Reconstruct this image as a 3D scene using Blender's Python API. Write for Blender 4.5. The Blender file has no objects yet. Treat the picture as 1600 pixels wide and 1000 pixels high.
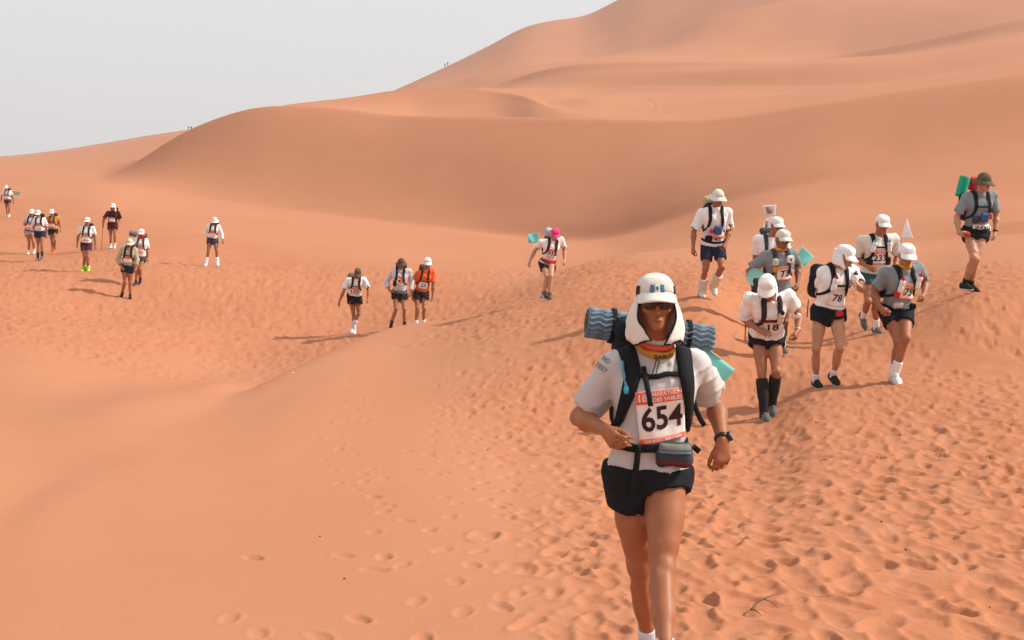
import bpy, bmesh, math, random, time
import numpy as np
T0 = time.time()
random.seed(7); rng = np.random.default_rng(7)
scn = bpy.context.scene
COL = scn.collection

# ------------------------------------------------------------------ camera
F_PX, CAM_H, HOR = 2222.0, 2.15, 280.0          # focal length in photo pixels, eye height, horizon row
cam = bpy.data.cameras.new('camera'); cam.lens = 50.0; cam.sensor_width = 36.0
cam.shift_y = -(500 - HOR) / 1600.0
cam.clip_start = 0.1; cam.clip_end = 6000.0
cam_ob = bpy.data.objects.new('camera', cam); COL.objects.link(cam_ob)
cam_ob.location = (0, 0, CAM_H); cam_ob.rotation_euler = (math.radians(90), 0, 0)
scn.camera = cam_ob

# ------------------------------------------------------------------ sky and sun
SUN_EL, SUN_AZ = math.radians(40), math.radians(3)     # azimuth measured from +X, minus = towards the camera
sd = np.array([math.cos(SUN_EL) * math.cos(SUN_AZ), math.cos(SUN_EL) * math.sin(SUN_AZ), math.sin(SUN_EL)])
world = bpy.data.worlds.new('World'); scn.world = world; world.use_nodes = True
wn = world.node_tree; wn.nodes.clear()
sky = wn.nodes.new('ShaderNodeTexSky'); sky.sky_type = 'NISHITA'; sky.sun_disc = False
sky.sun_elevation = SUN_EL; sky.sun_rotation = math.radians(90) - SUN_AZ
sky.dust_density = 6.0; sky.air_density = 1.0; sky.ozone_density = 1.0
hs = wn.nodes.new('ShaderNodeHueSaturation'); hs.inputs['Saturation'].default_value = 0.10
mixg = wn.nodes.new('ShaderNodeMix'); mixg.data_type = 'RGBA'; mixg.inputs[0].default_value = 0.80
mixg.inputs[7].default_value = (8.9, 8.9, 9.15, 1)       # bright even dust haze over the blue
bg = wn.nodes.new('ShaderNodeBackground'); bg.inputs['Strength'].default_value = 0.10
wo = wn.nodes.new('ShaderNodeOutputWorld')
wn.links.new(sky.outputs[0], hs.inputs['Color']); wn.links.new(hs.outputs[0], mixg.inputs[6])
wn.links.new(mixg.outputs[2], bg.inputs['Color']); wn.links.new(bg.outputs[0], wo.inputs['Surface'])
sun = bpy.data.lights.new('sun', 'SUN'); sun.energy = 4.9; sun.angle = math.radians(0.9); sun.color = (1.0, 0.93, 0.82)
sun_ob = bpy.data.objects.new('sun', sun); COL.objects.link(sun_ob)
from mathutils import Vector, Matrix
sun_ob.rotation_euler = Vector((-sd[0], -sd[1], -sd[2])).to_track_quat('-Z', 'Y').to_euler()
sun_ob.location = (60, -20, 60)
scn.view_settings.view_transform = 'Standard'; scn.view_settings.look = 'None'
scn.view_settings.exposure = 0.06; scn.view_settings.gamma = 1.0; scn.view_settings.use_curve_mapping = False

# ------------------------------------------------------------------ material helpers
def mat(name, col, rough=0.8, spec=0.3, var=0.08, scale=30.0, bump=0.0, bscale=200.0, bdist=0.002, metal=0.0, sheen=0.0):
    m = bpy.data.materials.new(name); m.use_nodes = True
    nt = m.node_tree; b = nt.nodes['Principled BSDF']
    b.inputs['Roughness'].default_value = rough; b.inputs['Specular IOR Level'].default_value = spec
    b.inputs['Metallic'].default_value = metal
    if sheen: b.inputs['Sheen Weight'].default_value = sheen
    tc = nt.nodes.new('ShaderNodeTexCoord')
    n = nt.nodes.new('ShaderNodeTexNoise'); n.inputs['Scale'].default_value = scale; n.inputs['Detail'].default_value = 4
    nt.links.new(tc.outputs['Object'], n.inputs['Vector'])
    r = nt.nodes.new('ShaderNodeMix'); r.data_type = 'RGBA'
    c = np.array(col[:3], float)
    r.inputs[6].default_value = (*(c * (1 - var)), 1); r.inputs[7].default_value = (*np.minimum(c * (1 + var), 0.9), 1)
    nt.links.new(n.outputs['Fac'], r.inputs[0]); nt.links.new(r.outputs[2], b.inputs['Base Color'])
    if bump:
        n2 = nt.nodes.new('ShaderNodeTexNoise'); n2.inputs['Scale'].default_value = bscale; n2.inputs['Detail'].default_value = 3
        nt.links.new(tc.outputs['Object'], n2.inputs['Vector'])
        bp = nt.nodes.new('ShaderNodeBump'); bp.inputs['Strength'].default_value = bump; bp.inputs['Distance'].default_value = bdist
        nt.links.new(n2.outputs['Fac'], bp.inputs['Height']); nt.links.new(bp.outputs[0], b.inputs['Normal'])
    return m

def mesh_obj(name, V, F, m, parent=None, smooth=True, loc=None):
    """one mesh object from numpy arrays; F is (n,4), (n,3) or a list of tuples"""
    me = bpy.data.meshes.new(name)
    V = np.asarray(V, np.float32)
    if isinstance(F, np.ndarray):
        nf, k = F.shape
        me.vertices.add(len(V)); me.vertices.foreach_set('co', V.ravel())
        me.loops.add(nf * k); me.loops.foreach_set('vertex_index', F.astype(np.int32).ravel())
        me.polygons.add(nf); me.polygons.foreach_set('loop_start', np.arange(0, nf * k, k, dtype=np.int32))
        me.update(calc_edges=True)
    else:
        me.from_pydata([tuple(map(float, v)) for v in V], [], [tuple(map(int, f)) for f in F])
    if smooth: me.polygons.foreach_set('use_smooth', np.ones(len(me.polygons), bool))
    if m: me.materials.append(m)
    o = bpy.data.objects.new(name, me); COL.objects.link(o)
    if parent is not None: o.parent = parent
    if loc is not None: o.location = loc
    return o

def tag(o, label=None, cat=None, group=None, kind=None):
    if label: o['label'] = label
    if cat: o['category'] = cat
    if group: o['group'] = group
    if kind: o['kind'] = kind
    return o

# ------------------------------------------------------------------ the dunes: one sand sheet, surveyed as ridge and trough lines
def pchip(xk, yk, x):
    """monotone cubic through knots; xk (n,m), yk (n,m) rows of knots, x (p,) -> (n,p)"""
    n, m = xk.shape
    hk = np.diff(xk, axis=1); dk = np.diff(yk, axis=1) / hk
    w1 = 2 * hk[:, 1:] + hk[:, :-1]; w2 = hk[:, 1:] + 2 * hk[:, :-1]
    same = dk[:, 1:] * dk[:, :-1] > 0
    with np.errstate(divide='ignore', invalid='ignore'):
        sl = np.where(same, (w1 + w2) / (w1 / dk[:, :-1] + w2 / dk[:, 1:]), 0.0)
    s = np.concatenate([dk[:, :1], sl, dk[:, -1:]], axis=1)
    out = np.empty((n, len(x)))
    for i in range(n):
        j = np.clip(np.searchsorted(xk[i], x) - 1, 0, m - 2)
        h = hk[i, j]; t = np.clip((x - xk[i, j]) / h, 0, 1)
        t2, t3 = t * t, t * t * t
        out[i] = ((2 * t3 - 3 * t2 + 1) * yk[i, j] + (t3 - 2 * t2 + t) * h * s[i, j]
                  + (-2 * t3 + 3 * t2) * yk[i, j + 1] + (t3 - t2) * h * s[i, j + 1])
    return out

XG = np.arange(-1800, 3405, 5.0)                 # bearings at which the profiles are laid out
def along(pts, sg=3.0):
    """a quantity given at a few bearings -> at all bearings"""
    xs = np.array([p[0] for p in pts], float)[None]; ys = np.array([p[1] for p in pts], float)[None]
    v = pchip(xs, ys, np.clip(XG, xs[0, 0], xs[0, -1]))[0]
    r = int(sg * 2.7); k = np.exp(-0.5 * (np.arange(-r, r + 1) / sg) ** 2); k /= k.sum()
    return np.convolve(np.pad(v, r, mode='edge'), k, 'valid')
def z_of(row, Y): return CAM_H - (row - HOR) * Y / F_PX
FEAT = []                                        # (distance, height) per bearing, in order of distance
def feat(Ypts, rows=None, zs=None, sg=3.0, sgY=6):
    Y = along(Ypts, max(sg, sgY)) if isinstance(Ypts, list) else np.full(len(XG), float(Ypts))
    z = along(zs, sg) if zs is not None else z_of(along(rows, sg) if isinstance(rows, list) else rows, Y)
    FEAT.append((Y, z)); return Y, z

feat(3.5, zs=[(-400, .12), (1000, .10), (2000, .12)])
feat(5.95, zs=[(-400, .06), (600, .08), (1030, .10), (2000, .10)])
feat([(0, 7.6), (200, 9.5), (400, 12), (600, 15.4), (1000, 15.6), (2000, 15.8)],
     zs=[(-400, -.02), (0, -.03), (200, -.13), (400, -.30), (600, -.50), (800, -.50), (1000, -.50), (1180, -.50), (1280, -.27), (1400, -.20), (1600, -.08), (2000, 0)])
feat([(0, 8.8), (200, 11.6), (400, 17), (600, 24), (800, 24), (1000, 21.5), (1400, 20.0), (2000, 20.4)],
     zs=[(-400, -.07), (0, -.10), (200, -.27), (400, -.64), (600, -.88), (800, -.50), (1000, -.08), (1100, .20), (1180, .02), (1260, -.10), (1375, -.03), (1450, .2), (1525, .46), (1700, .6)])
yC1, zC1 = feat([(-200, 9.4), (0, 10.4), (200, 14), (330, 18), (445, 24), (540, 28), (620, 31.5), (700, 33), (900, 35), (1100, 38), (2000, 38)],
     [(-300, 815), (0, 782), (200, 690), (330, 636), (445, 583), (540, 541), (620, 515), (700, 494), (800, 463), (900, 433), (1000, 414), (1100, 404), (1300, 398), (1450, 388), (1600, 372), (1900, 360)])
drop = along([(0, .20), (200, .14), (330, .13), (445, .42), (560, .42), (700, .30), (900, .16), (1000, .03), (1100, -.02), (2000, -.1)])
FEAT.append((yC1 + along([(0, 3.5), (330, 2.4), (445, 1.2), (900, 1.2), (1100, 2), (2000, 2)]), zC1 - drop))
feat([(0, 22), (200, 26), (400, 30.5), (620, 35.2), (800, 38.5), (1000, 42.5), (1200, 43), (1400, 41.5), (1600, 40.2), (2000, 40)],
     zs=[(-300, -1.0), (0, -1.02), (200, -1.38), (400, -1.85), (560, -1.76), (620, -1.55), (800, -.92), (1000, -.08), (1200, .08), (1400, .48), (1600, .95), (2000, 1.4)])
feat([(0, 48), (800, 48), (1000, 51), (1200, 52), (1400, 53), (1600, 53.5), (2000, 53)],
     zs=[(-300, -.5), (0, -.58), (200, -.70), (330, -.80), (600, -1.0), (800, -1.0), (950, -.75), (1050, -.3), (1200, .42), (1400, .95), (1600, 1.40), (2000, 1.9)])
feat([(0, 72), (700, 70), (930, 65), (1100, 61.5), (1200, 60), (1400, 59), (1600, 58), (2000, 57)],
     [(-300, 346), (0, 340), (200, 345), (500, 366), (750, 385), (930, 391), (1050, 366), (1200, 320), (1400, 290), (1600, 262), (2000, 235)])
yB, zB = feat([(0, 113), (150, 110), (300, 107), (500, 99.5), (700, 90.5), (930, 79.5), (1050, 74), (1200, 69), (1400, 65), (1600, 62), (2000, 60)],
     [(-300, 292), (0, 290), (150, 286), (300, 308), (500, 334), (700, 357), (900, 378), (960, 374), (1020, 354), (1100, 326), (1200, 300), (1400, 266), (1600, 236), (2000, 200)], sg=8, sgY=18)
def brow(prev, Yc, zc, dist, factor):
    """a point just short of a crest: factor 1 carries the windward slope right up to the edge, smaller rounds it off"""
    sl = (zc - prev[1]) / (Yc - prev[0]); FEAT.insert(len(FEAT) - 1, (Yc - dist, zc - sl * dist * (along(factor) if isinstance(factor, list) else factor)))
yC2, zC2 = feat([(0, 140), (150, 138), (295, 131), (440, 126.5), (500, 124), (560, 120.5), (640, 115.5), (700, 112.5), (930, 103.5), (1100, 96.5), (1200, 92.5), (1400, 86), (1600, 79), (2000, 74)],
     [(-300, 285), (0, 276), (120, 276), (160, 277), (200, 261), (250, 229), (295, 203), (350, 181), (400, 168), (440, 165), (500, 167), (560, 173), (620, 180), (700, 182),
      (800, 183), (900, 185), (1000, 187.5), (1080, 188), (1150, 183), (1200, 176), (1300, 160), (1400, 145), (1500, 131), (1600, 117), (2000, 70)], sgY=18)
brow(FEAT[-2], yC2, zC2, 1.6, [(150, 1.0), (300, .80), (420, .80), (950, 1.15), (1080, 1.15), (1400, .75), (2000, .7)])
ft_ = along([(0, .6), (700, .6), (880, 1.0), (1250, 1.0), (1400, .7), (2000, .6)]); FEAT.insert(len(FEAT) - 2, (yB + 2.5, zB + (zC2 - zB) / (yC2 - yB) * 2.5 * ft_))
rowC2 = HOR + (CAM_H - zC2) * F_PX / yC2
hid = along([(120, 0), (260, 1), (440, 1), (1100, 1), (1350, .35), (2000, .2)])
yb = yC2 + 7; FEAT.append((yb, z_of(rowC2 + hid * 4 - (1 - hid) * 2, yb)))
def row_of(f): return HOR + (CAM_H - f[1]) * F_PX / f[0]
def after(prev, dY, drow):
    """lee point behind a crest, dY farther and drow rows lower in the view"""
    Y = prev[0] + (along(dY) if isinstance(dY, list) else dY); FEAT.append((Y, z_of(row_of(prev) + along(drow), Y)))
def ridge_line(Ypts, rows, foot_d, foot_rows, br):
    """a crest with its own slip-face foot in front of it"""
    Y = along(Ypts, 6); z = z_of(along(rows), Y); r = along(rows)
    FEAT.append((Y - foot_d, z_of(r + along(foot_rows), Y - foot_d))); FEAT.append((Y, z)); brow(FEAT[-2], Y, z, foot_d * .3, br); return (Y, z)
after((yC2, zC2), [(0, 28), (600, 30), (660, 46), (780, 46), (840, 34), (900, 26), (2000, 24)],
      [(0, -4), (150, -4), (260, 4), (520, 4), (640, 14), (780, 16), (850, 6), (900, -2), (1000, -4), (1300, -4), (1450, -4), (2000, -4)])
Y3 = along([(0, 205), (430, 215), (640, 212), (760, 200), (830, 180), (860, 162), (900, 150), (1000, 150), (1400, 140), (2000, 130)], 4)
z3 = z_of(along([(-300, 272), (0, 264), (160, 254), (300, 235), (380, 190), (430, 167), (500, 157.5), (540, 153), (624, 140.5), (687, 136), (725, 137), (769, 142.5), (828, 152), (858, 168), (900, 176), (1000, 178), (1100, 173), (1200, 164), (1300, 149), (1420, 133), (1600, 105), (2000, 60)], 2), Y3)
FEAT.append((Y3, z3)); brow(FEAT[-2], Y3, z3, 3.0, [(0, 1.0), (480, .9), (640, 1.6), (840, 1.6), (900, 1.0), (2000, 1.0)])
after((Y3, z3), [(0, 16), (840, 16), (900, 40), (2000, 40)], [(0, -4), (380, 2), (560, 4), (640, 5), (830, 3), (870, -8), (920, -22), (1100, -20), (1300, -10), (1600, -8)])
R4 = ridge_line([(0, 262), (880, 258), (1100, 240), (1400, 212), (2000, 200)], [(-300, 269), (0, 261), (160, 249), (300, 228), (430, 168), (540, 154), (624, 142), (700, 139), (760, 139), (800, 140), (850, 141), (900, 139), (1000, 137), (1150, 135.5), (1250, 137), (1340, 135), (1420, 126), (1600, 92), (2000, 50)],
                9.0, [(0, 2), (860, 2), (920, 9), (1300, 9), (1420, 3), (2000, 3)], [(0, 1), (860, 1), (920, 1.4), (1300, 1.4), (1450, 1), (2000, 1)])
after(R4, 6.0, [(0, -2), (560, 0), (700, -1), (880, 0), (940, 2), (1250, 1.5), (1400, -3), (2000, -3)])
R0 = ridge_line([(0, 330), (700, 330), (850, 306), (1000, 286), (1225, 263), (1400, 258), (2000, 252)], [(-300, 266), (0, 258), (160, 244), (300, 222), (500, 165), (600, 152), (660, 145), (720, 141), (769, 134), (828, 114), (860, 106), (900, 100), (982, 97), (1125, 97), (1225, 97), (1300, 94), (1400, 88), (1600, 62), (2000, 20)],
                13.0, [(0, 2), (720, 2), (790, 10), (860, 18), (1000, 16), (1200, 9), (1300, 3), (2000, 3)], [(0, 1), (760, 1), (830, 1.4), (1200, 1.3), (1300, 1), (2000, 1)])
after(R0, 12.0, [(0, -2), (600, 0), (740, 3), (830, 6), (920, 5), (1100, 2), (1225, -1), (1330, -3), (2000, -4)])
R3 = ridge_line([(0, 378), (1250, 372), (1400, 345), (1600, 312), (2000, 300)], [(-300, 262), (0, 253), (160, 237), (300, 214), (500, 167), (600, 152), (700, 139), (759, 121), (837, 106), (897, 98), (960, 93), (1100, 89), (1225, 90), (1290, 88), (1375, 74), (1450, 60), (1540, 41), (1600, 29), (2000, -60)],
                13.0, [(0, 3), (1200, 2), (1290, 7), (1380, 17), (2000, 20)], [(0, 1), (1250, 1), (1330, 1.4), (2000, 1.4)])
after(R3, 10.0, [(0, -2), (1250, -3), (1330, 3), (1400, 6), (2000, 6)])
R1 = ridge_line(430, [(-300, 257), (0, 249), (160, 231), (300, 208), (500, 168), (600, 152), (640, 144), (700, 130), (757, 113), (828, 96), (870, 96), (897, 95), (957, 85), (1017, 70), (1055, 52), (1100, 31), (1150, 17), (1230, 5), (1300, -2), (1400, -10), (1600, -30), (2000, -100)],
                16.0, [(0, 3), (640, 3), (757, 7), (900, 5), (1150, 8), (2000, 6)], [(0, 1), (800, 1), (900, 1.3), (1200, 1.3), (1300, 1), (2000, 1)]) if 0 else None
feat(430, [(-300, 257), (0, 249), (160, 231), (300, 208), (500, 168), (600, 152), (640, 144), (700, 130), (757, 113), (828, 97), (870, 96), (897, 95), (957, 85), (1017, 70), (1055, 52), (1100, 31), (1150, 17), (1230, 5), (1300, -2), (1400, -10), (1600, -30), (2000, -100)]); R1 = FEAT[-1]
brow(FEAT[-2], R1[0], R1[1], 6.0, [(0, 1), (740, 1), (800, 1.3), (1200, 1.3), (1300, 1), (2000, 1)])
after(R1, 14.0, [(0, -2), (700, 0), (757, 3), (828, 4), (870, 4), (957, 9), (1150, 7), (1250, -2), (2000, -6)])
feat(520, [(-300, 256), (0, 247), (160, 228), (300, 206), (500, 170), (600, 151), (640, 138), (700, 119), (760, 97), (830, 74), (905, 68), (950, 56), (990, 38), (1060, 15), (1150, -20), (1300, -60), (1600, -110), (2000, -180)])
feat(620, [(-300, 258), (0, 245), (80, 237), (160, 225), (230, 213), (290, 204.5), (400, 189), (500, 171), (600, 151), (626, 140), (695, 107.5), (777, 66), (819, 43), (867, 32), (909, 27), (965, 0), (1000, -16), (1200, -90), (1600, -190), (2000, -260)])
rowS = HOR + (CAM_H - FEAT[-1][1]) * F_PX / FEAT[-1][0]
FEAT.append((np.full(len(XG), 700.0), z_of(rowS + 18, 700.0)))
FEAT.append((np.full(len(XG), 1000.0), z_of(rowS * .5 + 175, 1000.0)))
FEAT.append((np.full(len(XG), 2600.0), z_of(rowS * 0 + 279, 2600.0)))
FY = np.stack([f[0] for f in FEAT], 1); FZ = np.stack([f[1] for f in FEAT], 1)
FY = np.maximum.accumulate(FY + np.arange(FY.shape[1]) * 1e-3, axis=1)

# rows of the sheet: even steps of view angle near by, growing steps far off
inv = np.linspace(1 / 4.4, 1 / 22.0, 470); mid = [22.1]
while mid[-1] < 60: mid.append(mid[-1] + .125 + .0075 * (mid[-1] - 22))
ROWS = np.concatenate([np.array([-9, -6, -4, -2.5, -1, 0, 1, 1.8, 2.5, 3, 3.4, 3.8, 4.1]), 1 / inv, np.array(mid), np.geomspace(mid[-1] * 1.008, 720, 300), np.geomspace(735, 2600, 24)])
FAN = 4.0                                        # the sheet's columns fan out from 4 m behind the camera
t_in = np.linspace(-.362, .362, 735)
t_out = np.concatenate([np.linspace(.372, .55, 26), np.linspace(.57, 1.1, 22)])
TC = np.concatenate([-t_out[::-1], t_in, t_out])
NR, NC = len(ROWS), len(TC)
PROF = pchip(FY, FZ, np.clip(ROWS, 3.5, None))   # (bearing, row)
GX = TC[None, :] * (ROWS[:, None] + FAN + np.where(ROWS < 0, 9 + 0 * ROWS, 0)[:, None] * 0)
GX = np.where(ROWS[:, None] < 0, TC[None, :] * (FAN + 6), GX)
GY = np.repeat(ROWS[:, None], NC, 1)
GZ = np.empty((NR, NC))
for j in range(NR):
    xi = 800 + F_PX * GX[j] / max(ROWS[j], 3.6)
    GZ[j] = np.interp(xi, XG, PROF[:, j])

def smooth_z(X, Y):
    xi = 800 + F_PX * X / max(Y, 3.6)
    return float(pchip(FY[[int(np.clip(round((xi + 1800) / 5), 0, len(XG) - 1))]], FZ[[int(np.clip(round((xi + 1800) / 5), 0, len(XG) - 1))]], np.array([Y]))[0, 0])

# survey spots where feet stand: bend the sheet gently so that it passes under them
FEET = np.array([
    (0.583, 6.057, 0.067),
    (2.649, 14.939, -0.383),
    (3.420, 15.997, -0.184),
    (4.216, 15.581, -0.096),
    (5.018, 19.595, 0.031),
    (3.430, 18.679, -0.159),
    (3.850, 21.496, -0.168),
    (3.027, 22.721, 0.275),
    (6.627, 20.305, 0.538),
    (0.774, 29.641, -0.360),
    (-3.942, 35.529, -1.711),
    (-2.941, 34.510, -1.489),
    (-2.164, 34.792, -1.494),
    (-10.237, 47.477, -0.759),
    (-10.685, 39.802, -1.219),
    (-10.943, 41.388, -0.921),
    (-13.219, 43.884, -0.687),
    (-14.711, 52.134, -0.386),
    (-16.885, 52.290, -0.604),
    (-15.931, 47.771, -0.588),
    (-17.570, 51.708, -0.575),
    (-25.788, 72.716, 0.180),
], float).reshape(-1, 3)
def feet_fix(X, Y):
    if not len(FEET): return np.zeros_like(X)
    sg = np.clip(FEET[:, 1] * .045, .35, 4.0)
    def kern(px, py): return np.exp(-((px[..., None] - FEET[:, 0]) ** 2 / (2 * sg ** 2) + (py[..., None] - FEET[:, 1]) ** 2 / (2 * (1.8 * sg) ** 2)))
    K = kern(FEET[:, 0], FEET[:, 1])
    r = FEET[:, 2] - np.array([smooth_z(a, b) for a, b, _ in FEET])
    w = np.linalg.solve(K + np.eye(len(FEET)) * .02, r)
    return kern(X, Y) @ w
near = ROWS < 90
GZ[near] += feet_fix(GX[near], GY[near]) if len(FEET) else 0
def ground_z(X, Y):
    return smooth_z(X, Y) + float(feet_fix(np.array([X]), np.array([Y]))[0])

# ---- trodden sand: worn noise and footprints pressed into the sheet
def vnoise(x, y, seed):
    xi = np.floor(x).astype(np.int64); yi = np.floor(y).astype(np.int64); fx = x - xi; fy = y - yi
    fx = fx * fx * (3 - 2 * fx); fy = fy * fy * (3 - 2 * fy)
    def hsh(a, b):
        n = (a * 374761393 + b * 668265263 + seed * 974634777) & 0x7fffffff
        n = ((n ^ (n >> 13)) * 1274126177) & 0x7fffffff
        return ((n ^ (n >> 16)) & 0xffff) / 65535.0
    return (hsh(xi, yi) * (1 - fx) + hsh(xi + 1, yi) * fx) * (1 - fy) + (hsh(xi, yi + 1) * (1 - fx) + hsh(xi + 1, yi + 1) * fx) * fy
def sstep(a, b, v): t = np.clip((v - a) / (b - a), 0, 1); return t * t * (3 - 2 * t)
def trodden(X, Y):
    """0..1: how much the runners have churned the sand here"""
    xi = 800 + F_PX * X / np.maximum(Y, 3.6)
    c1 = np.interp(xi, XG, yC1)
    e = np.interp(Y, [5, 7, 10, 15, 20, 26, 34, 40], [800, 850, 860, 800, 740, 690, 700, 850])      # left edge of the broad trail in front of the brink
    wob = (vnoise(X * .35, Y * .35, 3) - .5) * 150
    w = (vnoise(X * .45 + 7, Y * .3, 5) - .5)
    front = sstep(-90, 170, xi - e + wob) * sstep(40.5 + 0 * X, 36 + 0 * X, Y + w * 5) * (Y < c1 + 1)
    front = np.where(xi > 1000, front * sstep(41.0, 33.0, Y + w * 4 + (np.clip(xi, 1000, 1600) - 1000) * .021), front)
    back = sstep(.3, 1.6, Y - c1 + w) * sstep(2.5, 8.0, Y - np.interp(xi, [-200, 0, 150, 300, 420, 520, 700, 900], [24, 25, 26.5, 27.5, 27, 27, 29, 29]) + w * 6 + 3) \
        * sstep(4, -14, Y - np.interp(xi, [-200, 0, 100, 200, 330, 500, 700, 900, 1000], [100, 98, 94, 78, 68, 60, 54, 47, 42]) + w * 14) * (xi < 990)
    return np.clip(np.maximum(front, back * .95), 0, 1)
TR = np.zeros((NR, NC))
TR[near] = trodden(GX[near], GY[near])
nz = np.zeros((NR, NC)); a, b = GX[near], GY[near]
wx = a + .5 * vnoise(a * .8, b * .8, 11); wy = b + .5 * vnoise(a * .8 + 9, b * .8, 12)
def ridge(px, py, s): return 1 - np.abs(2 * vnoise(px, py, s) - 1)
fw_ = sstep(12, 24, b)
nz_near = ((vnoise(wx * 2.0, wy * 2.0, 21) - .5) * .014 + (vnoise(wx * 5.0, wy * 5.0, 22) - .5) * .010 + (vnoise(wx * 10, wy * 10, 23) - .5) * .006)
nz_far = ((vnoise(wx * .75, wy * 2.9, 24) - .5) * .034 + (vnoise(wx * 1.7, wy * 4.4, 25) - .5) * .034 + (vnoise(wx * 6, wy * 7, 26) - .5) * .012)
nz_far = nz_far + sstep(38, 54, b) * (vnoise(wx * .55, wy * .8, 27) - .5) * .075
nz[near] = nz_near * (1 - fw_) + nz_far * fw_ * 1.3
calm = np.ones((NR, NC))                         # the runners' feet have levelled the sand they stand on
if len(FEET):
    m_ = np.zeros(a.shape)
    for fx, fy, fz in FEET: m_ = np.maximum(m_, np.exp(-((a - fx) ** 2 + ((b - fy) / 1.6) ** 2) / (2 * .55 ** 2)))
    calm[near] = 1 - .92 * m_
GZ += nz * TR * calm
lowz = np.zeros((NR, NC)); lowz[near] = ((vnoise(a * .33, b * .26, 31) - .5) * .05 + (vnoise(a * .12, b * .12, 32) - .5) * .10) * (.25 + .75 * sstep(14, 30, b))
GZ += lowz * calm * np.clip((ROWS - 5) / 5, 0, 1)[:, None]

PR = np.zeros((NR, NC))
def stamp(X, Y, ang, L, W, depth, rim):
    """press one footprint: heel and ball pits with a raised lip; it wipes out what was pressed there before"""
    R = L * 1.1
    j0, j1 = np.searchsorted(ROWS, [Y - R, Y + R])
    if j1 - j0 < 1: return
    k0, k1 = np.searchsorted(TC, [(X - R) / (Y + FAN), (X + R) / (Y + FAN)])
    if k1 - k0 < 2: return
    dx = GX[j0:j1, k0:k1] - X; dy = GY[j0:j1, k0:k1] - Y
    ca, sa = math.cos(ang), math.sin(ang)
    u = dx * ca + dy * sa; v = -dx * sa + dy * ca
    u = u + .25 * v * math.sin(X * 37); 
    q = np.sqrt((u / (L * .5)) ** 2 + (v / (W * .5)) ** 2)
    pit = np.exp(-(q ** 4.4) * .9) * (1 + .7 * np.clip(u / (L * .5), -1, 1))
    heel = np.exp(-(((u + L * .28) / (L * .2)) ** 2 + (v / (W * .42)) ** 2))
    ball = np.exp(-(((u - L * .24) / (L * .22)) ** 2 + (v / (W * .5)) ** 2))
    lip = np.exp(-((q - 1.38) / .33) ** 2) * (1 + .5 * np.clip(v / W, -1, 1))
    m = np.exp(-(q / 1.35) ** 4)
    rag = vnoise(GX[j0:j1, k0:k1] * 19, GY[j0:j1, k0:k1] * 19, 51) - .5
    depth = depth * (.3 + .7 * float(calm[(j0 + j1) // 2, (k0 + k1) // 2]))
    PR[j0:j1, k0:k1] = PR[j0:j1, k0:k1] * (1 - m) - depth * (pit * (.62 + .55 * rag) + .35 * heel + .25 * ball) + rim * lip * (1 + 1.6 * rag)
NST = 0
n_ = 60000
Yr = np.where(np.arange(n_) % 3 > 0, np.sqrt(rng.uniform(4.6 ** 2, 50.0 ** 2, n_)), 1 / rng.uniform(1 / 40, 1 / 4.6, n_)); xr = rng.uniform(-60, 1700, n_); Xr = (xr - 800) / F_PX * Yr
keep = (rng.uniform(size=n_) < trodden(Xr, Yr) * np.minimum(1.0, .036 * Yr) * np.clip(1.9 * vnoise(Xr * .55, Yr * .30, 61) + .05, .1, 1)) & ((Yr < 20) | (rng.uniform(size=n_) < .65))
for X, Y, xi in zip(Xr[keep], Yr[keep], xr[keep]):
    ang = math.radians(-90 + rng.normal(0, 24) + (-12 if xi < 700 else 8))
    s = rng.uniform(.8, 1.2); loose = rng.uniform() > .55
    dpt = rng.uniform(.012, .038) * (1 + .25 * float(sstep(14, 40, Y)))
    stamp(X, Y, ang, .23 * s * (1.15 if loose else 1), .095 * s * (1.4 if loose else 1) * (1 + .9 * float(sstep(15, 30, Y))), dpt, dpt * rng.uniform(.12, .35)); NST += 1
# single tracks crossing the smooth sand on the left of the trail
tracks = [((-1.2, 12.5), (-.35, 5.3), 1.0), ((-.95, 14), (-.1, 6.4), .8), ((-1.55, 6.9), (-.55, 5.6), .9), ((-.3, 15), (.15, 5.4), 1.0), ((.1, 18), (.35, 5.8), 1.0),
          ((-2.0, 15.5), (-1.0, 9.5), .55), ((-1.1, 22), (-.4, 10), .8), ((-2.4, 22), (-1.6, 15), .6), ((-1.35, 8.3), (-.3, 7.4), .7), ((-1.6, 7.6), (-.9, 6.0), .9), ((-.75, 19), (-.05, 9.2), .9), ((-.2, 20), (.25, 8), .9), ((-1.2, 26), (-.6, 12), .7)]
for (x0, y0), (x1, y1), st in tracks:
    d = math.hypot(x1 - x0, y1 - y0); n = int(d / .36); ux, uy = (x1 - x0) / d, (y1 - y0) / d
    for i in range(n):
        t = (i + rng.uniform(-.25, .25)) / n; side = .10 if i % 2 else -.10
        if rng.uniform() < .22: continue
        X = x0 + (x1 - x0) * t - uy * side + rng.normal(0, .05); Y = y0 + (y1 - y0) * t + ux * side + rng.normal(0, .05)
        stamp(X, Y, math.atan2(uy, ux) + rng.normal(0, .35), .16, .08, st * rng.uniform(.008, .026), .003)
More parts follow.
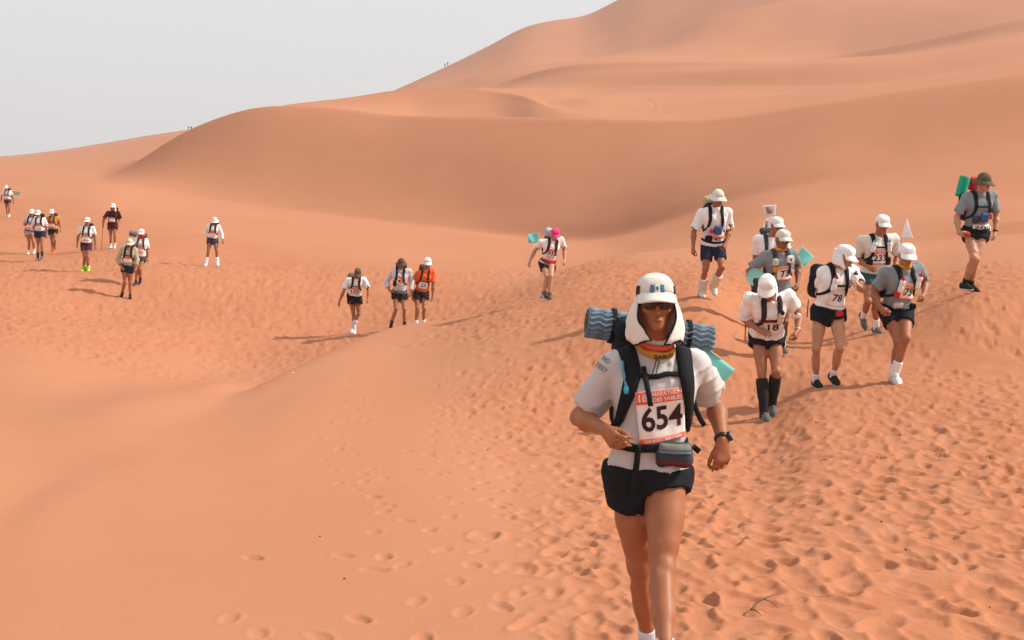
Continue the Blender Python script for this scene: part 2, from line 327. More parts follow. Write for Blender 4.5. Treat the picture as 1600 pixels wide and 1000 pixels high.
# climbers' tracks up the far slopes
for pts in ([(990, 148, 196), (1010, 152, 190), (1025, 160, 172), (1036, 172, 150), (1042, 180, 136)], [(1000, 150, 193), (1018, 156, 183), (1030, 165, 165), (1040, 176, 142)]):
    for (xa, _, ya), (xb, _, yb2) in zip(pts[:-1], pts[1:]):
        for q in range(8):
            if rng.uniform() < .45: continue
            t = q / 8 + rng.normal(0, .08); Y = ya + (yb2 - ya) * t; X = (xa + (xb - xa) * t - 800) / F_PX * Y + rng.normal(0, .35)
            j = int(np.argmin(np.abs(ROWS - Y))); k = int(np.argmin(np.abs(TC - X / (Y + FAN))))
            GZ[j, max(k - 2, 0):k + 3] -= np.array([-.03, .05, .10, .05, -.03]) * rng.uniform(.4, 1.4)

GZ += PR
# sand material: fine grain, wind ripples on the untouched slopes, slightly redder where it is churned
sand = bpy.data.materials.new('red_sand'); sand.use_nodes = True
nt = sand.node_tree; pb = nt.nodes['Principled BSDF']; L_ = nt.links.new
pb.inputs['Roughness'].default_value = 0.95; pb.inputs['Specular IOR Level'].default_value = 0.08
geo = nt.nodes.new('ShaderNodeNewGeometry'); at = nt.nodes.new('ShaderNodeAttribute'); at.attribute_name = 'trodden'
def tnoise(scale, detail, vec=None, rough=.5):
    n = nt.nodes.new('ShaderNodeTexNoise'); n.inputs['Scale'].default_value = scale; n.inputs['Detail'].default_value = detail; n.inputs['Roughness'].default_value = rough
    L_((vec or geo.outputs['Position']), n.inputs['Vector']); return n.outputs['Fac']
def mixc(fac, c1, c2):
    m = nt.nodes.new('ShaderNodeMix'); m.data_type = 'RGBA'
    if isinstance(fac, float): m.inputs[0].default_value = fac
    else: L_(fac, m.inputs[0])
    for i, c in ((6, c1), (7, c2)):
        if isinstance(c, tuple): m.inputs[i].default_value = (*c, 1)
        else: L_(c, m.inputs[i])
    return m.outputs[2]
def mth(op, a, b=None):
    m = nt.nodes.new('ShaderNodeMath'); m.operation = op
    for i, v in enumerate((a, b)):
        if v is None: continue
        if isinstance(v, (int, float)): m.inputs[i].default_value = v
        else: L_(v, m.inputs[i])
    return m.outputs[0]
def ramp(v, lo, hi):
    m = nt.nodes.new('ShaderNodeMapRange'); m.inputs[1].default_value = lo; m.inputs[2].default_value = hi; L_(v, m.inputs[0]); return m.outputs[0]
S1, S2, S3 = (.452, .200, .112), (.428, .181, .096), (.42, .160, .078)
big = ramp(tnoise(.05, 3), .35, .65)
c = mixc(mth('ADD', mth('MULTIPLY', big, .6), mth('MULTIPLY', ramp(tnoise(.7, 7, rough=.65), .35, .65), .4)), S1, S2)
c = mixc(mth('MULTIPLY', at.outputs['Fac'], ramp(tnoise(2.6, 6, rough=.65), .28, .66)), c, S3)
grain = ramp(tnoise(420, 2), .3, .7)
c = mixc(mth('MULTIPLY', grain, .16), c, (.36, .13, .06))
L_(c, pb.inputs['Base Color'])
wv = nt.nodes.new('ShaderNodeTexWave'); wv.wave_type = 'BANDS'; wv.bands_direction = 'X'; wv.inputs['Scale'].default_value = 2.1; wv.inputs['Distortion'].default_value = 5.0
wv.inputs['Detail'].default_value = 2; wv.inputs['Detail Scale'].default_value = .6
mp = nt.nodes.new('ShaderNodeMapping'); mp.inputs['Rotation'].default_value = (0, 0, .5); L_(geo.outputs['Position'], mp.inputs['Vector']); L_(mp.outputs[0], wv.inputs['Vector'])
rmask = mth('MULTIPLY', ramp(tnoise(.12, 2), .5, .72), mth('SUBTRACT', 1.0, at.outputs['Fac']))
hgt = mth('ADD', mth('MULTIPLY', mth('MULTIPLY', wv.outputs['Fac'], rmask), .006), mth('MULTIPLY', tnoise(55, 4), .004))
hgt = mth('ADD', hgt, mth('MULTIPLY', mth('MULTIPLY', tnoise(13, 4), at.outputs['Fac']), .016))
hgt = mth('ADD', hgt, mth('MULTIPLY', tnoise(.22, 5), .10))
bp = nt.nodes.new('ShaderNodeBump'); bp.inputs['Strength'].default_value = .55; bp.inputs['Distance'].default_value = 1.0
L_(hgt, bp.inputs['Height']); L_(bp.outputs[0], pb.inputs['Normal'])

V = np.stack([GX, GY, GZ], -1).reshape(-1, 3)
idx = np.arange(NR * NC).reshape(NR, NC)
Fq = np.stack([idx[:-1, :-1], idx[:-1, 1:], idx[1:, 1:], idx[1:, :-1]], -1).reshape(-1, 4)
ground = mesh_obj('sand_dunes', V, Fq, sand); tag(ground, kind='structure')
at_ = ground.data.attributes.new('trodden', 'FLOAT', 'POINT'); at_.data.foreach_set('value', TR.astype(np.float32).ravel())
# the dusty air between the near sand and the great dune
hb = bpy.data.materials.new('dusty_air'); hb.use_nodes = True; hn = hb.node_tree; hn.nodes.remove(hn.nodes['Principled BSDF'])
pv = hn.nodes.new('ShaderNodeVolumePrincipled'); pv.inputs['Color'].default_value = (.97, .95, .95, 1); pv.inputs['Density'].default_value = .0003; pv.inputs['Anisotropy'].default_value = .2
hn.links.new(pv.outputs[0], hn.nodes['Material Output'].inputs['Volume'])
z0, z1 = GZ.min() - 1.0, GZ.max() + 4.0; x_, y0_, y1_ = np.abs(GX).max() + 20, -40.0, ROWS[-1] + 20
V = [(a, b, c_) for c_ in (z0, z1) for a, b in ((-x_, y0_), (x_, y0_), (x_, y1_), (-x_, y1_))]
haze = mesh_obj('haze', V, [(3, 2, 1, 0), (4, 5, 6, 7), (0, 1, 5, 4), (1, 2, 6, 5), (2, 3, 7, 6), (3, 0, 4, 7)], hb, smooth=False); tag(haze, kind='stuff')
print('terrain', NR * NC, 'verts', NST, 'prints', round(time.time() - T0, 1), 's')

# ------------------------------------------------------------------ solid modelling: smooth distance fields turned into quad meshes
def nrm(v): v = np.asarray(v, float); return v / max(np.linalg.norm(v), 1e-9)
class Field:
    def __init__(s, lo, hi, h):
        s.h = h; s.lo = np.asarray(lo, float) - 2.5 * h; s.n = np.ceil((np.asarray(hi, float) + 2.5 * h - s.lo) / h).astype(int) + 1
        s.ax = [s.lo[i] + h * np.arange(s.n[i]) for i in range(3)]
        s.D = np.full(s.n, 1.0, np.float32)
    def blk(s, lo, hi):
        a = np.clip(np.floor((np.asarray(lo) - s.lo) / s.h).astype(int), 0, s.n - 1); b = np.clip(np.ceil((np.asarray(hi) - s.lo) / s.h).astype(int) + 1, 1, s.n)
        sl = tuple(slice(int(a[i]), int(b[i])) for i in range(3))
        P = (s.ax[0][sl[0]][:, None, None], s.ax[1][sl[1]][None, :, None], s.ax[2][sl[2]][None, None, :])
        return sl, P
    def _put(s, d, sl, k, mode):
        D = s.D[sl]; d = d.astype(np.float32)
        if mode == 'add':
            if k > 0: hh = np.maximum(k - np.abs(D - d), 0) / k; s.D[sl] = np.minimum(D, d) - hh * hh * k * .25
            else: s.D[sl] = np.minimum(D, d)
        elif mode == 'sub':
            d = -d
            if k > 0: hh = np.maximum(k - np.abs(D - d), 0) / k; s.D[sl] = np.maximum(D, d) + hh * hh * k * .25
            else: s.D[sl] = np.maximum(D, d)
    def cone(s, a, b, ra, rb, k=.02, mode='add', flat=None):
        a = np.asarray(a, float); b = np.asarray(b, float); m = max(ra, rb) * (1.0 if flat is None else max(1, 1 / flat[1])) + k + 2 * s.h
        sl, P = s.blk(np.minimum(a, b) - m, np.maximum(a, b) + m)
        if s.D[sl].size == 0: return
        p = [P[i] - a[i] for i in range(3)]; ba = b - a
        if flat is not None:
            e, sc = flat; e = nrm(e); dd = (p[0] * e[0] + p[1] * e[1] + p[2] * e[2]) * (sc - 1)
            p = [p[i] + dd * e[i] for i in range(3)]; ba = ba + e * np.dot(ba, e) * (sc - 1)
        t = np.clip((p[0] * ba[0] + p[1] * ba[1] + p[2] * ba[2]) / max(np.dot(ba, ba), 1e-9), 0, 1)
        d = np.sqrt((p[0] - t * ba[0]) ** 2 + (p[1] - t * ba[1]) ** 2 + (p[2] - t * ba[2]) ** 2) - (ra + (rb - ra) * t)
        if flat is not None: d = d / max(1.0, flat[1] ** .5)
        s._put(d, sl, k, mode)
    def ell(s, c, ax, r, k=.02, mode='add'):
        c = np.asarray(c, float); m = max(r) + k + 2 * s.h
        sl, P = s.blk(c - m, c + m)
        if s.D[sl].size == 0: return
        p = [P[i] - c[i] for i in range(3)]
        q = [(p[0] * a[0] + p[1] * a[1] + p[2] * a[2]) for a in ax]
        k0 = np.sqrt(sum((q[i] / r[i]) ** 2 for i in range(3))); k1 = np.sqrt(sum((q[i] / r[i] ** 2) ** 2 for i in range(3))) + 1e-9
        s._put(k0 * (k0 - 1) / k1, sl, k, mode)
    def box(s, c, ax, half, r, k=.02, mode='add'):
        c = np.asarray(c, float); m = float(np.linalg.norm(half)) + k + 2 * s.h
        sl, P = s.blk(c - m, c + m)
        if s.D[sl].size == 0: return
        p = [P[i] - c[i] for i in range(3)]
        q = [np.abs(p[0] * a[0] + p[1] * a[1] + p[2] * a[2]) - (half[i] - r) for i, a in enumerate(ax)]
        d = np.sqrt(sum(np.maximum(v, 0) ** 2 for v in q)) + np.minimum(np.maximum(np.maximum(q[0], q[1]), q[2]), 0) - r
        s._put(d, sl, k, mode)
    def below(s, o, n, k=.0):
        """keep only the half space where (p-o).n < 0"""
        n = nrm(n); sl, P = s.blk(s.lo, s.lo + s.n * s.h)
        d = sum((P[i] - o[i]) * n[i] for i in range(3)).astype(np.float32)
        s._put(-d, tuple(slice(None) for _ in range(3)), k, 'sub')
    def wrinkle(s, amp, f, seed, vert=.5):
        g = np.random.default_rng(seed); P = (s.ax[0][:, None, None], s.ax[1][None, :, None], s.ax[2][None, None, :]); w = 0
        for i in range(4):
            kx = g.normal(size=3) * f; kx[2] *= vert; k2 = g.normal(size=3) * f * .6
            w = w + np.sin(P[0] * kx[0] + P[1] * kx[1] + P[2] * kx[2] + g.uniform(0, 6) + 1.4 * np.sin(P[0] * k2[0] + P[1] * k2[1] + P[2] * k2[2]))
        s.D += (amp * .35 * w).astype(np.float32)
    def crease(s, amp, f, seed):
        """sharp cloth folds: ridges along wandering lines"""
        g = np.random.default_rng(seed); P = (s.ax[0][:, None, None], s.ax[1][None, :, None], s.ax[2][None, None, :]); w = 0
        for i in range(4):
            kx = g.normal(size=3); kx[2] *= .45; kx = kx / np.linalg.norm(kx) * f * g.uniform(.7, 1.3); k2 = g.normal(size=3) * f * .35; k3 = g.normal(size=3) * f * .3
            ph = P[0] * kx[0] + P[1] * kx[1] + P[2] * kx[2] + 1.8 * np.sin(P[0] * k2[0] + P[1] * k2[1] + P[2] * k2[2] + i)
            w = w + (1 - np.abs(np.sin(ph))) ** 3 * np.clip(np.sin(P[0] * k3[0] + P[1] * k3[1] + P[2] * k3[2] + 2 * i), 0, 1)
        s.D -= (amp * w).astype(np.float32)
    def at(s, V):
        q = (np.asarray(V, float) - s.lo) / s.h; i = np.clip(np.floor(q).astype(int), 0, s.n - 2); f = np.clip(q - i, 0, 1)
        D = s.D; o = 0
        for dx in (0, 1):
            for dy in (0, 1):
                for dz in (0, 1):
                    o = o + D[i[:, 0] + dx, i[:, 1] + dy, i[:, 2] + dz] * (f[:, 0] if dx else 1 - f[:, 0]) * (f[:, 1] if dy else 1 - f[:, 1]) * (f[:, 2] if dz else 1 - f[:, 2])
        return o
    def grad(s, V, e=None):
        e = e or s.h; G = np.stack([s.at(V + np.eye(3)[i] * e) - s.at(V - np.eye(3)[i] * e) for i in range(3)], 1)
        return G / (np.linalg.norm(G, axis=1, keepdims=True) + 1e-9)
    def snap(s, V, off=0.0, it=4):
        """move points to the surface, then out by off"""
        V = np.array(V, float)
        for _ in range(it):
            d = s.at(V); V = V - s.grad(V, s.h * 1.5) * np.clip(d - off, -.05, .05)[:, None]
        return V
    def hit(s, O, d, far=.6):
        """first surface point going from O along d (arrays of points)"""
        V = np.array(O, float); t = np.zeros(len(V)); ok = np.zeros(len(V), bool)
        for _ in range(90):
            v = s.at(V + t[:, None] * d); v = np.where(v > .5, .02, v); ok |= v < .0015
            t = np.where(ok, t, np.minimum(t + np.clip(v * .7, .001, .03), far))
        return V + t[:, None] * d
    def mesh(s):
        D = s.D; ins = D < 0; n = s.n
        cnt = np.zeros(n - 1, np.int8)
        for dx in (0, 1):
            for dy in (0, 1):
                for dz in (0, 1): cnt += ins[dx:n[0] - 1 + dx, dy:n[1] - 1 + dy, dz:n[2] - 1 + dz]
        act = np.argwhere((cnt > 0) & (cnt < 8))
        if len(act) == 0: return np.zeros((0, 3)), np.zeros((0, 4), int)
        cid = np.full(n - 1, -1, np.int32); cid[tuple(act.T)] = np.arange(len(act))
        co = np.array([[x, y, z] for x in (0, 1) for y in (0, 1) for z in (0, 1)])
        val = np.stack([D[tuple((act + c).T)] for c in co], 1)
        S = np.zeros((len(act), 3)); C = np.zeros(len(act))
        for a in range(8):
            for b in range(a + 1, 8):
                if abs(co[a] - co[b]).sum() != 1: continue
                x = (val[:, a] < 0) != (val[:, b] < 0)
                t = np.where(x, val[:, a] / np.where(x, val[:, a] - val[:, b], 1), 0)
                S += np.where(x[:, None], co[a] + t[:, None] * (co[b] - co[a]), 0); C += x
        V = s.lo + (act + S / C[:, None]) * s.h
        V = V - s.grad(V) * np.clip(s.at(V), -s.h, s.h)[:, None]
        quads = []
        for ax in range(3):
            o1, o2 = [(1, 2), (2, 0), (0, 1)][ax]
            sl0 = [slice(1, -1)] * 3; sl1 = [slice(1, -1)] * 3; sl0[ax] = slice(0, -1); sl1[ax] = slice(1, None)
            A = ins[tuple(sl0)]; B = ins[tuple(sl1)]
            e = np.argwhere(A != B)
            if len(e) == 0: continue
            fl = A[tuple(e.T)]; base = e.copy(); base[:, o1] += 1; base[:, o2] += 1
            def c(d1, d2): q = base.copy(); q[:, o1] -= d1; q[:, o2] -= d2; return cid[tuple(q.T)]
            q = np.stack([c(1, 1), c(0, 1), c(0, 0), c(1, 0)], 1)
            q[~fl] = q[~fl][:, ::-1]; quads.append(q)
        Q = np.concatenate(quads); Q = Q[(Q >= 0).all(1)]
        return V, Q
    def obj(s, name, m, parent, sub=None):
        V, Q = s.mesh(); return mesh_obj(name, V if sub is None else V - sub, Q, m, parent)

# small parametric solids ----------------------------------------------------
def frame_of(d, up=(0, 0, 1)):
    d = nrm(d); u = np.asarray(up, float)
    if abs(np.dot(u, d)) > .95: u = np.array([1.0, 0, 0])
    r = nrm(np.cross(d, u)); return r, nrm(np.cross(r, d)), d
def g_ell(c, ax, r, nu=12, nv=8):
    th = np.linspace(0, 2 * np.pi, nu, endpoint=False); ph = np.linspace(0, np.pi, nv + 1)[1:-1]
    V = [c + ax[2] * r[2]]
    for p in ph:
        for t in th: V.append(c + ax[0] * r[0] * math.sin(p) * math.cos(t) + ax[1] * r[1] * math.sin(p) * math.sin(t) + ax[2] * r[2] * math.cos(p))
    V.append(c - ax[2] * r[2]); F = []
    for j in range(nu): F.append((0, 1 + j, 1 + (j + 1) % nu))
    for i in range(nv - 2):
        for j in range(nu): F.append((1 + i * nu + j, 1 + (i + 1) * nu + j, 1 + (i + 1) * nu + (j + 1) % nu, 1 + i * nu + (j + 1) % nu))
    b = 1 + (nv - 2) * nu
    for j in range(nu): F.append((b + j, len(V) - 1, b + (j + 1) % nu))
    return np.array(V), F
def g_lathe(a, b, prof, n=14):
    """profile [(t, r)...] swept round the axis a->b"""
    a = np.asarray(a, float); b = np.asarray(b, float); r_, u_, d = frame_of(b - a); V = []; F = []
    for t, r in prof:
        for j in range(n): V.append(a + (b - a) * t + (r_ * math.cos(2 * math.pi * j / n) + u_ * math.sin(2 * math.pi * j / n)) * r)
    for i in range(len(prof) - 1):
        for j in range(n): F.append((i * n + j, i * n + (j + 1) % n, (i + 1) * n + (j + 1) % n, (i + 1) * n + j))
    F.append(tuple(range(n))[::-1]); F.append(tuple(range((len(prof) - 1) * n, len(prof) * n)))
    return np.array(V), F
def catmull(P, n):
    P = np.asarray(P, float)
    if len(P) == 2: return P[0] + (P[1] - P[0]) * np.linspace(0, 1, n)[:, None]
    d = np.r_[0, np.cumsum(np.linalg.norm(np.diff(P, axis=0), axis=1) + 1e-6)]
    Q = np.vstack([2 * P[0] - P[1], P, 2 * P[-1] - P[-2]]); out = []
    for t in np.linspace(0, d[-1], n):
        i = min(np.searchsorted(d, t, 'right') - 1, len(P) - 2); u = (t - d[i]) / (d[i + 1] - d[i]); p0, p1, p2, p3 = Q[i:i + 4]
        out.append(.5 * (2 * p1 + (p2 - p0) * u + (2 * p0 - 5 * p1 + 4 * p2 - p3) * u * u + (3 * p1 - p0 - 3 * p2 + p3) * u ** 3))
    return np.array(out)
def g_tube(P, r, n=8, k=24):
    C = catmull(P, k); V = []; F = []
    up = np.array([.1, .2, 1.0])
    for i, c in enumerate(C):
        t = nrm(C[min(i + 1, k - 1)] - C[max(i - 1, 0)]); x = nrm(np.cross(t, up)); y = np.cross(x, t); rr = r if np.isscalar(r) else np.interp(i / (k - 1), np.linspace(0, 1, len(r)), r)
        for j in range(n): V.append(c + (x * math.cos(2 * math.pi * j / n) + y * math.sin(2 * math.pi * j / n)) * rr)
    for i in range(k - 1):
        for j in range(n): F.append((i * n + j, i * n + (j + 1) % n, (i + 1) * n + (j + 1) % n, (i + 1) * n + j))
    F.append(tuple(range(n))[::-1]); F.append(tuple(range((k - 1) * n, k * n)))
    return np.array(V), F
def g_ribbon(C, Nn, w, th):
    """flat band along points C with outward normals Nn; w may be a list"""
    V = []; F = []; k = len(C)
    for i in range(k):
        t = nrm(C[min(i + 1, k - 1)] - C[max(i - 1, 0)]); x = nrm(np.cross(t, Nn[i])); ww = w if np.isscalar(w) else np.interp(i / (k - 1), np.linspace(0, 1, len(w)), w)
        n_ = nrm(np.cross(x, t))
        if np.dot(n_, Nn[i]) < 0: n_ = -n_
        for s, o in ((-1, -.3), (1, -.3), (.86, 1), (-.86, 1)): V.append(C[i] + x * s * ww / 2 + n_ * o * th)
    for i in range(k - 1):
        for j in range(4): F.append((i * 4 + j, i * 4 + (j + 1) % 4, i * 4 + 4 + (j + 1) % 4, i * 4 + 4 + j))
    F.append((3, 2, 1, 0)); F.append(tuple(range(4 * k - 4, 4 * k)))
    return np.array(V), F
def g_sheet(G, th):
    """grid of points (a,b,3) made into a thin solid sheet of thickness th"""
    a, b, _ = G.shape; gu = np.gradient(G, axis=0); gv = np.gradient(G, axis=1); n = np.cross(gu, gv); n /= np.linalg.norm(n, axis=2, keepdims=True) + 1e-9
    V = np.concatenate([(G + n * th / 2).reshape(-1, 3), (G - n * th / 2).reshape(-1, 3)]); i = np.arange(a * b).reshape(a, b); o = a * b
    F = np.stack([i[:-1, :-1], i[1:, :-1], i[1:, 1:], i[:-1, 1:]], -1).reshape(-1, 4)
    F = [tuple(f) for f in F] + [tuple(f[::-1] + o) for f in F]
    ed = list(i[:, 0]) + list(i[-1, 1:]) + list(i[:-1, -1][::-1]) + list(i[0, 1:-1][::-1])
    for p, q in zip(ed, ed[1:] + ed[:1]): F.append((p, p + o, q + o, q))
    return V, F
_txt = {}
def text_mesh(s):
    """built-in letter outlines as a dense flat mesh, centred, one unit tall"""
    if s not in _txt:
        cu = bpy.data.curves.new('t', 'FONT'); cu.body = s; cu.size = 1.0; cu.align_x = 'CENTER'; cu.resolution_u = 3; cu.offset = .022
        ob = bpy.data.objects.new('t', cu); me = bpy.data.meshes.new_from_object(ob)
        bm = bmesh.new(); bm.from_mesh(me); bmesh.ops.triangulate(bm, faces=bm.faces)
        for _ in range(3):
            L = [e for e in bm.edges if e.calc_length() > .16]
            if not L: break
            bmesh.ops.subdivide_edges(bm, edges=L, cuts=1); bmesh.ops.triangulate(bm, faces=bm.faces)
        V = np.array([v.co[:] for v in bm.verts]); F = [tuple(v.index for v in f.verts) for f in bm.faces]
        bm.free(); bpy.data.objects.remove(ob); bpy.data.curves.remove(cu); bpy.data.meshes.remove(me)
        V = V[:, :2]; mn, mx = V.min(0), V.max(0); V = (V - (mn + mx) / 2); _txt[s] = (V / (mx - mn)[1], F, (mx - mn)[0] / (mx - mn)[1])
    return _txt[s]

# ------------------------------------------------------------------ people
def ray_pt(px, py, Y): return np.array([(px - 800) / F_PX * Y, Y, CAM_H - (py - HOR) / F_PX * Y])
def lift(par, px, py, L, sg):
    """the point on the sight line through (px,py) at bone length L from its parent joint; sg<0 bends towards the viewer"""
    d = np.array([(px - 800) / F_PX, 1.0, -(py - HOR) / F_PX]); o = np.array([0, 0, CAM_H])
    a = d @ d; b = -2 * d @ (par - o); c = (par - o) @ (par - o) - L * L; q = b * b - 4 * a * c
    if q < 0: Y = -b / (2 * a); p = o + d * Y; return par + nrm(p - par) * min(np.linalg.norm(p - par), L * 1.12)
    return o + d * ((-b + sg * math.sqrt(q)) / (2 * a))
def rot(v, ax, deg):
    ax = nrm(ax); a = math.radians(deg); v = np.asarray(v, float)
    return v * math.cos(a) + np.cross(ax, v) * math.sin(a) + ax * np.dot(ax, v) * (1 - math.cos(a))

def pose(sp):
    Y = sp['Y']; S = sp.get('S', 1.72); k = S / 1.72; J = {'k': k}
    J['P'] = ray_pt(*sp['pel'], Y); J['N'] = ray_pt(*sp['neck'][:2], Y + sp['neck'][2])
    J['H'] = ray_pt(*sp['head'][:2], Y + sp['head'][2])
    for s in 'AB':
        x, y, dy = sp['sh' + s]; J['S' + s] = ray_pt(x, y, Y + dy)
    yaw = sp.get('yaw', 0); hw = .085 * k; ax = np.array([math.cos(math.radians(yaw)), -math.sin(math.radians(yaw)), 0])
    ax = ax if True else ax
    J['hipax'] = ax
    for s, g in (('A', -1), ('B', 1)):
        J['T' + s] = J['P'] + ax * hw * g + np.array([0, 0, sp.get('tilt', 0) * g])
        J['E' + s] = lift(J['S' + s], *sp['el' + s][:2], .292 * k, sp['el' + s][2]); J['W' + s] = lift(J['E' + s], *sp['wr' + s][:2], .255 * k, sp['wr' + s][2])
        J['K' + s] = lift(J['T' + s], *sp['kn' + s][:2], .425 * k, sp['kn' + s][2]); J['A' + s] = lift(J['K' + s], *sp['an' + s][:2], .415 * k, sp['an' + s][2])
        if 'ha' + s in sp: J['hd' + s] = nrm(lift(J['W' + s], *sp['ha' + s][:2], .10 * k, sp['ha' + s][2]) - J['W' + s])
        else: J['hd' + s] = nrm(J['W' + s] - J['E' + s])
        fy, fp = sp.get('ft' + s, (yaw, 0))
        f = np.array([math.sin(math.radians(fy)), -math.cos(math.radians(fy)), 0]); r = np.array([f[1] * -1, f[0], 0])
        J['f' + s] = rot(f, np.cross(f, [0, 0, 1]), -fp); J['u' + s] = rot(np.array([0, 0, 1.0]), np.cross(f, [0, 0, 1]), -fp)
        J['sole' + s] = J['A' + s] - J['u' + s] * .085 * k + J['f' + s] * (.12 * k if fp > 0 else 0)
    low = min('AB', key=lambda s: J['sole' + s][2]); J['low'] = low
    J['root'] = np.array([(J['solA'][0] if 0 else (J['soleA'][0] + J['soleB'][0]) / 2), (J['soleA'][1] + J['soleB'][1]) / 2, J['sole' + low][2]])
    hy, hp = sp.get('face', (yaw, 5)); f = np.array([math.sin(math.radians(hy)), -math.cos(math.radians(hy)), 0]); r = np.array([math.cos(math.radians(hy)), math.sin(math.radians(hy)), 0])
    J['hF'] = rot(f, r, hp); J['hR'] = r; J['hU'] = np.cross(J['hF'] * -1, r) if False else nrm(np.cross(r, J['hF'] * 1))
    if J['hU'][2] < 0: J['hU'] = -J['hU']
    hr = sp.get('roll', 0)
    if hr: J['hU'] = rot(J['hU'], J['hF'], hr); J['hR'] = rot(J['hR'], J['hF'], hr)
    R = nrm(J['SB'] - J['SA']); U = nrm(J['N'] - J['P']); R = nrm(R - U * np.dot(R, U)); Fv = np.cross(R, U)
    if Fv[1] > 0: Fv = -Fv
    J['R'], J['U'], J['F'] = R, U, Fv
    return J

MT = {}
def M(key, *a, **kw):
    if key not in MT: MT[key] = mat(key, *a, **kw)
    return MT[key]
def cloth(name, c, **kw): return M(name, c, rough=.85, spec=.15, var=.11, scale=7, bump=.35, bscale=110, bdist=.004, **kw)
WHITE = lambda: cloth('white_cloth', (.80, .785, .77)); OFFW = lambda: cloth('off_white_cloth', (.66, .63, .56)); GREY = lambda: cloth('light_grey_cloth', (.50, .465, .455))
BLACK = lambda: cloth('black_cloth', (.012, .012, .015)); NAVY = lambda: cloth('navy_cloth', (.016, .020, .045)); SLATE = lambda: cloth('slate_cloth', (.22, .25, .265))
def SKIN(tone=0):
    return M('skin_%d' % tone, [(.33, .118, .052), (.35, .135, .066), (.48, .235, .135), (.26, .10, .05)][tone], rough=.52, spec=.32, var=.16, scale=16, bump=.35, bscale=140, bdist=.002)

def add_hand(f, W, d, side, J, k, palm=None, curl=35, thumb=25, sc=1.0):
    """palm, four bent fingers of unequal length and a thumb leaving the side of the palm near its base; palm = direction the palm faces"""
    d = nrm(d); palm = nrm(palm - d * np.dot(palm, d)); t = np.cross(d, palm) * side          # t points to the thumb side
    s = k * sc
    kn = [W + d * (.086 - .004 * abs(i - 1) - (.006 if i == 3 else 0)) * s + t * (.031 - .0205 * i) * s for i in range(4)]
    f.cone(W, W + d * .03 * s, .026 * s, .026 * s, .015, flat=(palm, 1.3))
    for i in range(4): f.cone(W + d * .018 * s + t * (.014 - .0095 * i) * s, kn[i], .0175 * s, .0125 * s, .010)
    for i in range(4):
        L = [(.042, .026, .021), (.046, .030, .022), (.043, .028, .021), (.034, .021, .018)][i]; p = kn[i]; q = d + t * (.10 - .07 * i); q = nrm(q); c = curl + i * 5
        for j, l in enumerate(L):
            ax = np.cross(q, palm); q = nrm(rot(q, ax, c * (.65, 1.1, .8)[j])); p2 = p + q * l * s
            f.cone(p, p2, (.0095 - .001 * j) * s, (.0088 - .0011 * j) * s, .004); p = p2
    b = W + d * .024 * s + t * .022 * s; q = nrm(d * .80 + t * .42 + palm * .40); p = b
    for j, l in enumerate((.040, .033, .028)):
        p2 = p + q * l * s; f.cone(p, p2, (.0145, .0115, .0100)[j] * s, (.0115, .0100, .0085)[j] * s, .010 if j == 0 else .004); p = p2; q = nrm(rot(q, np.cross(q, nrm(d + palm * .6)), thumb * .7))

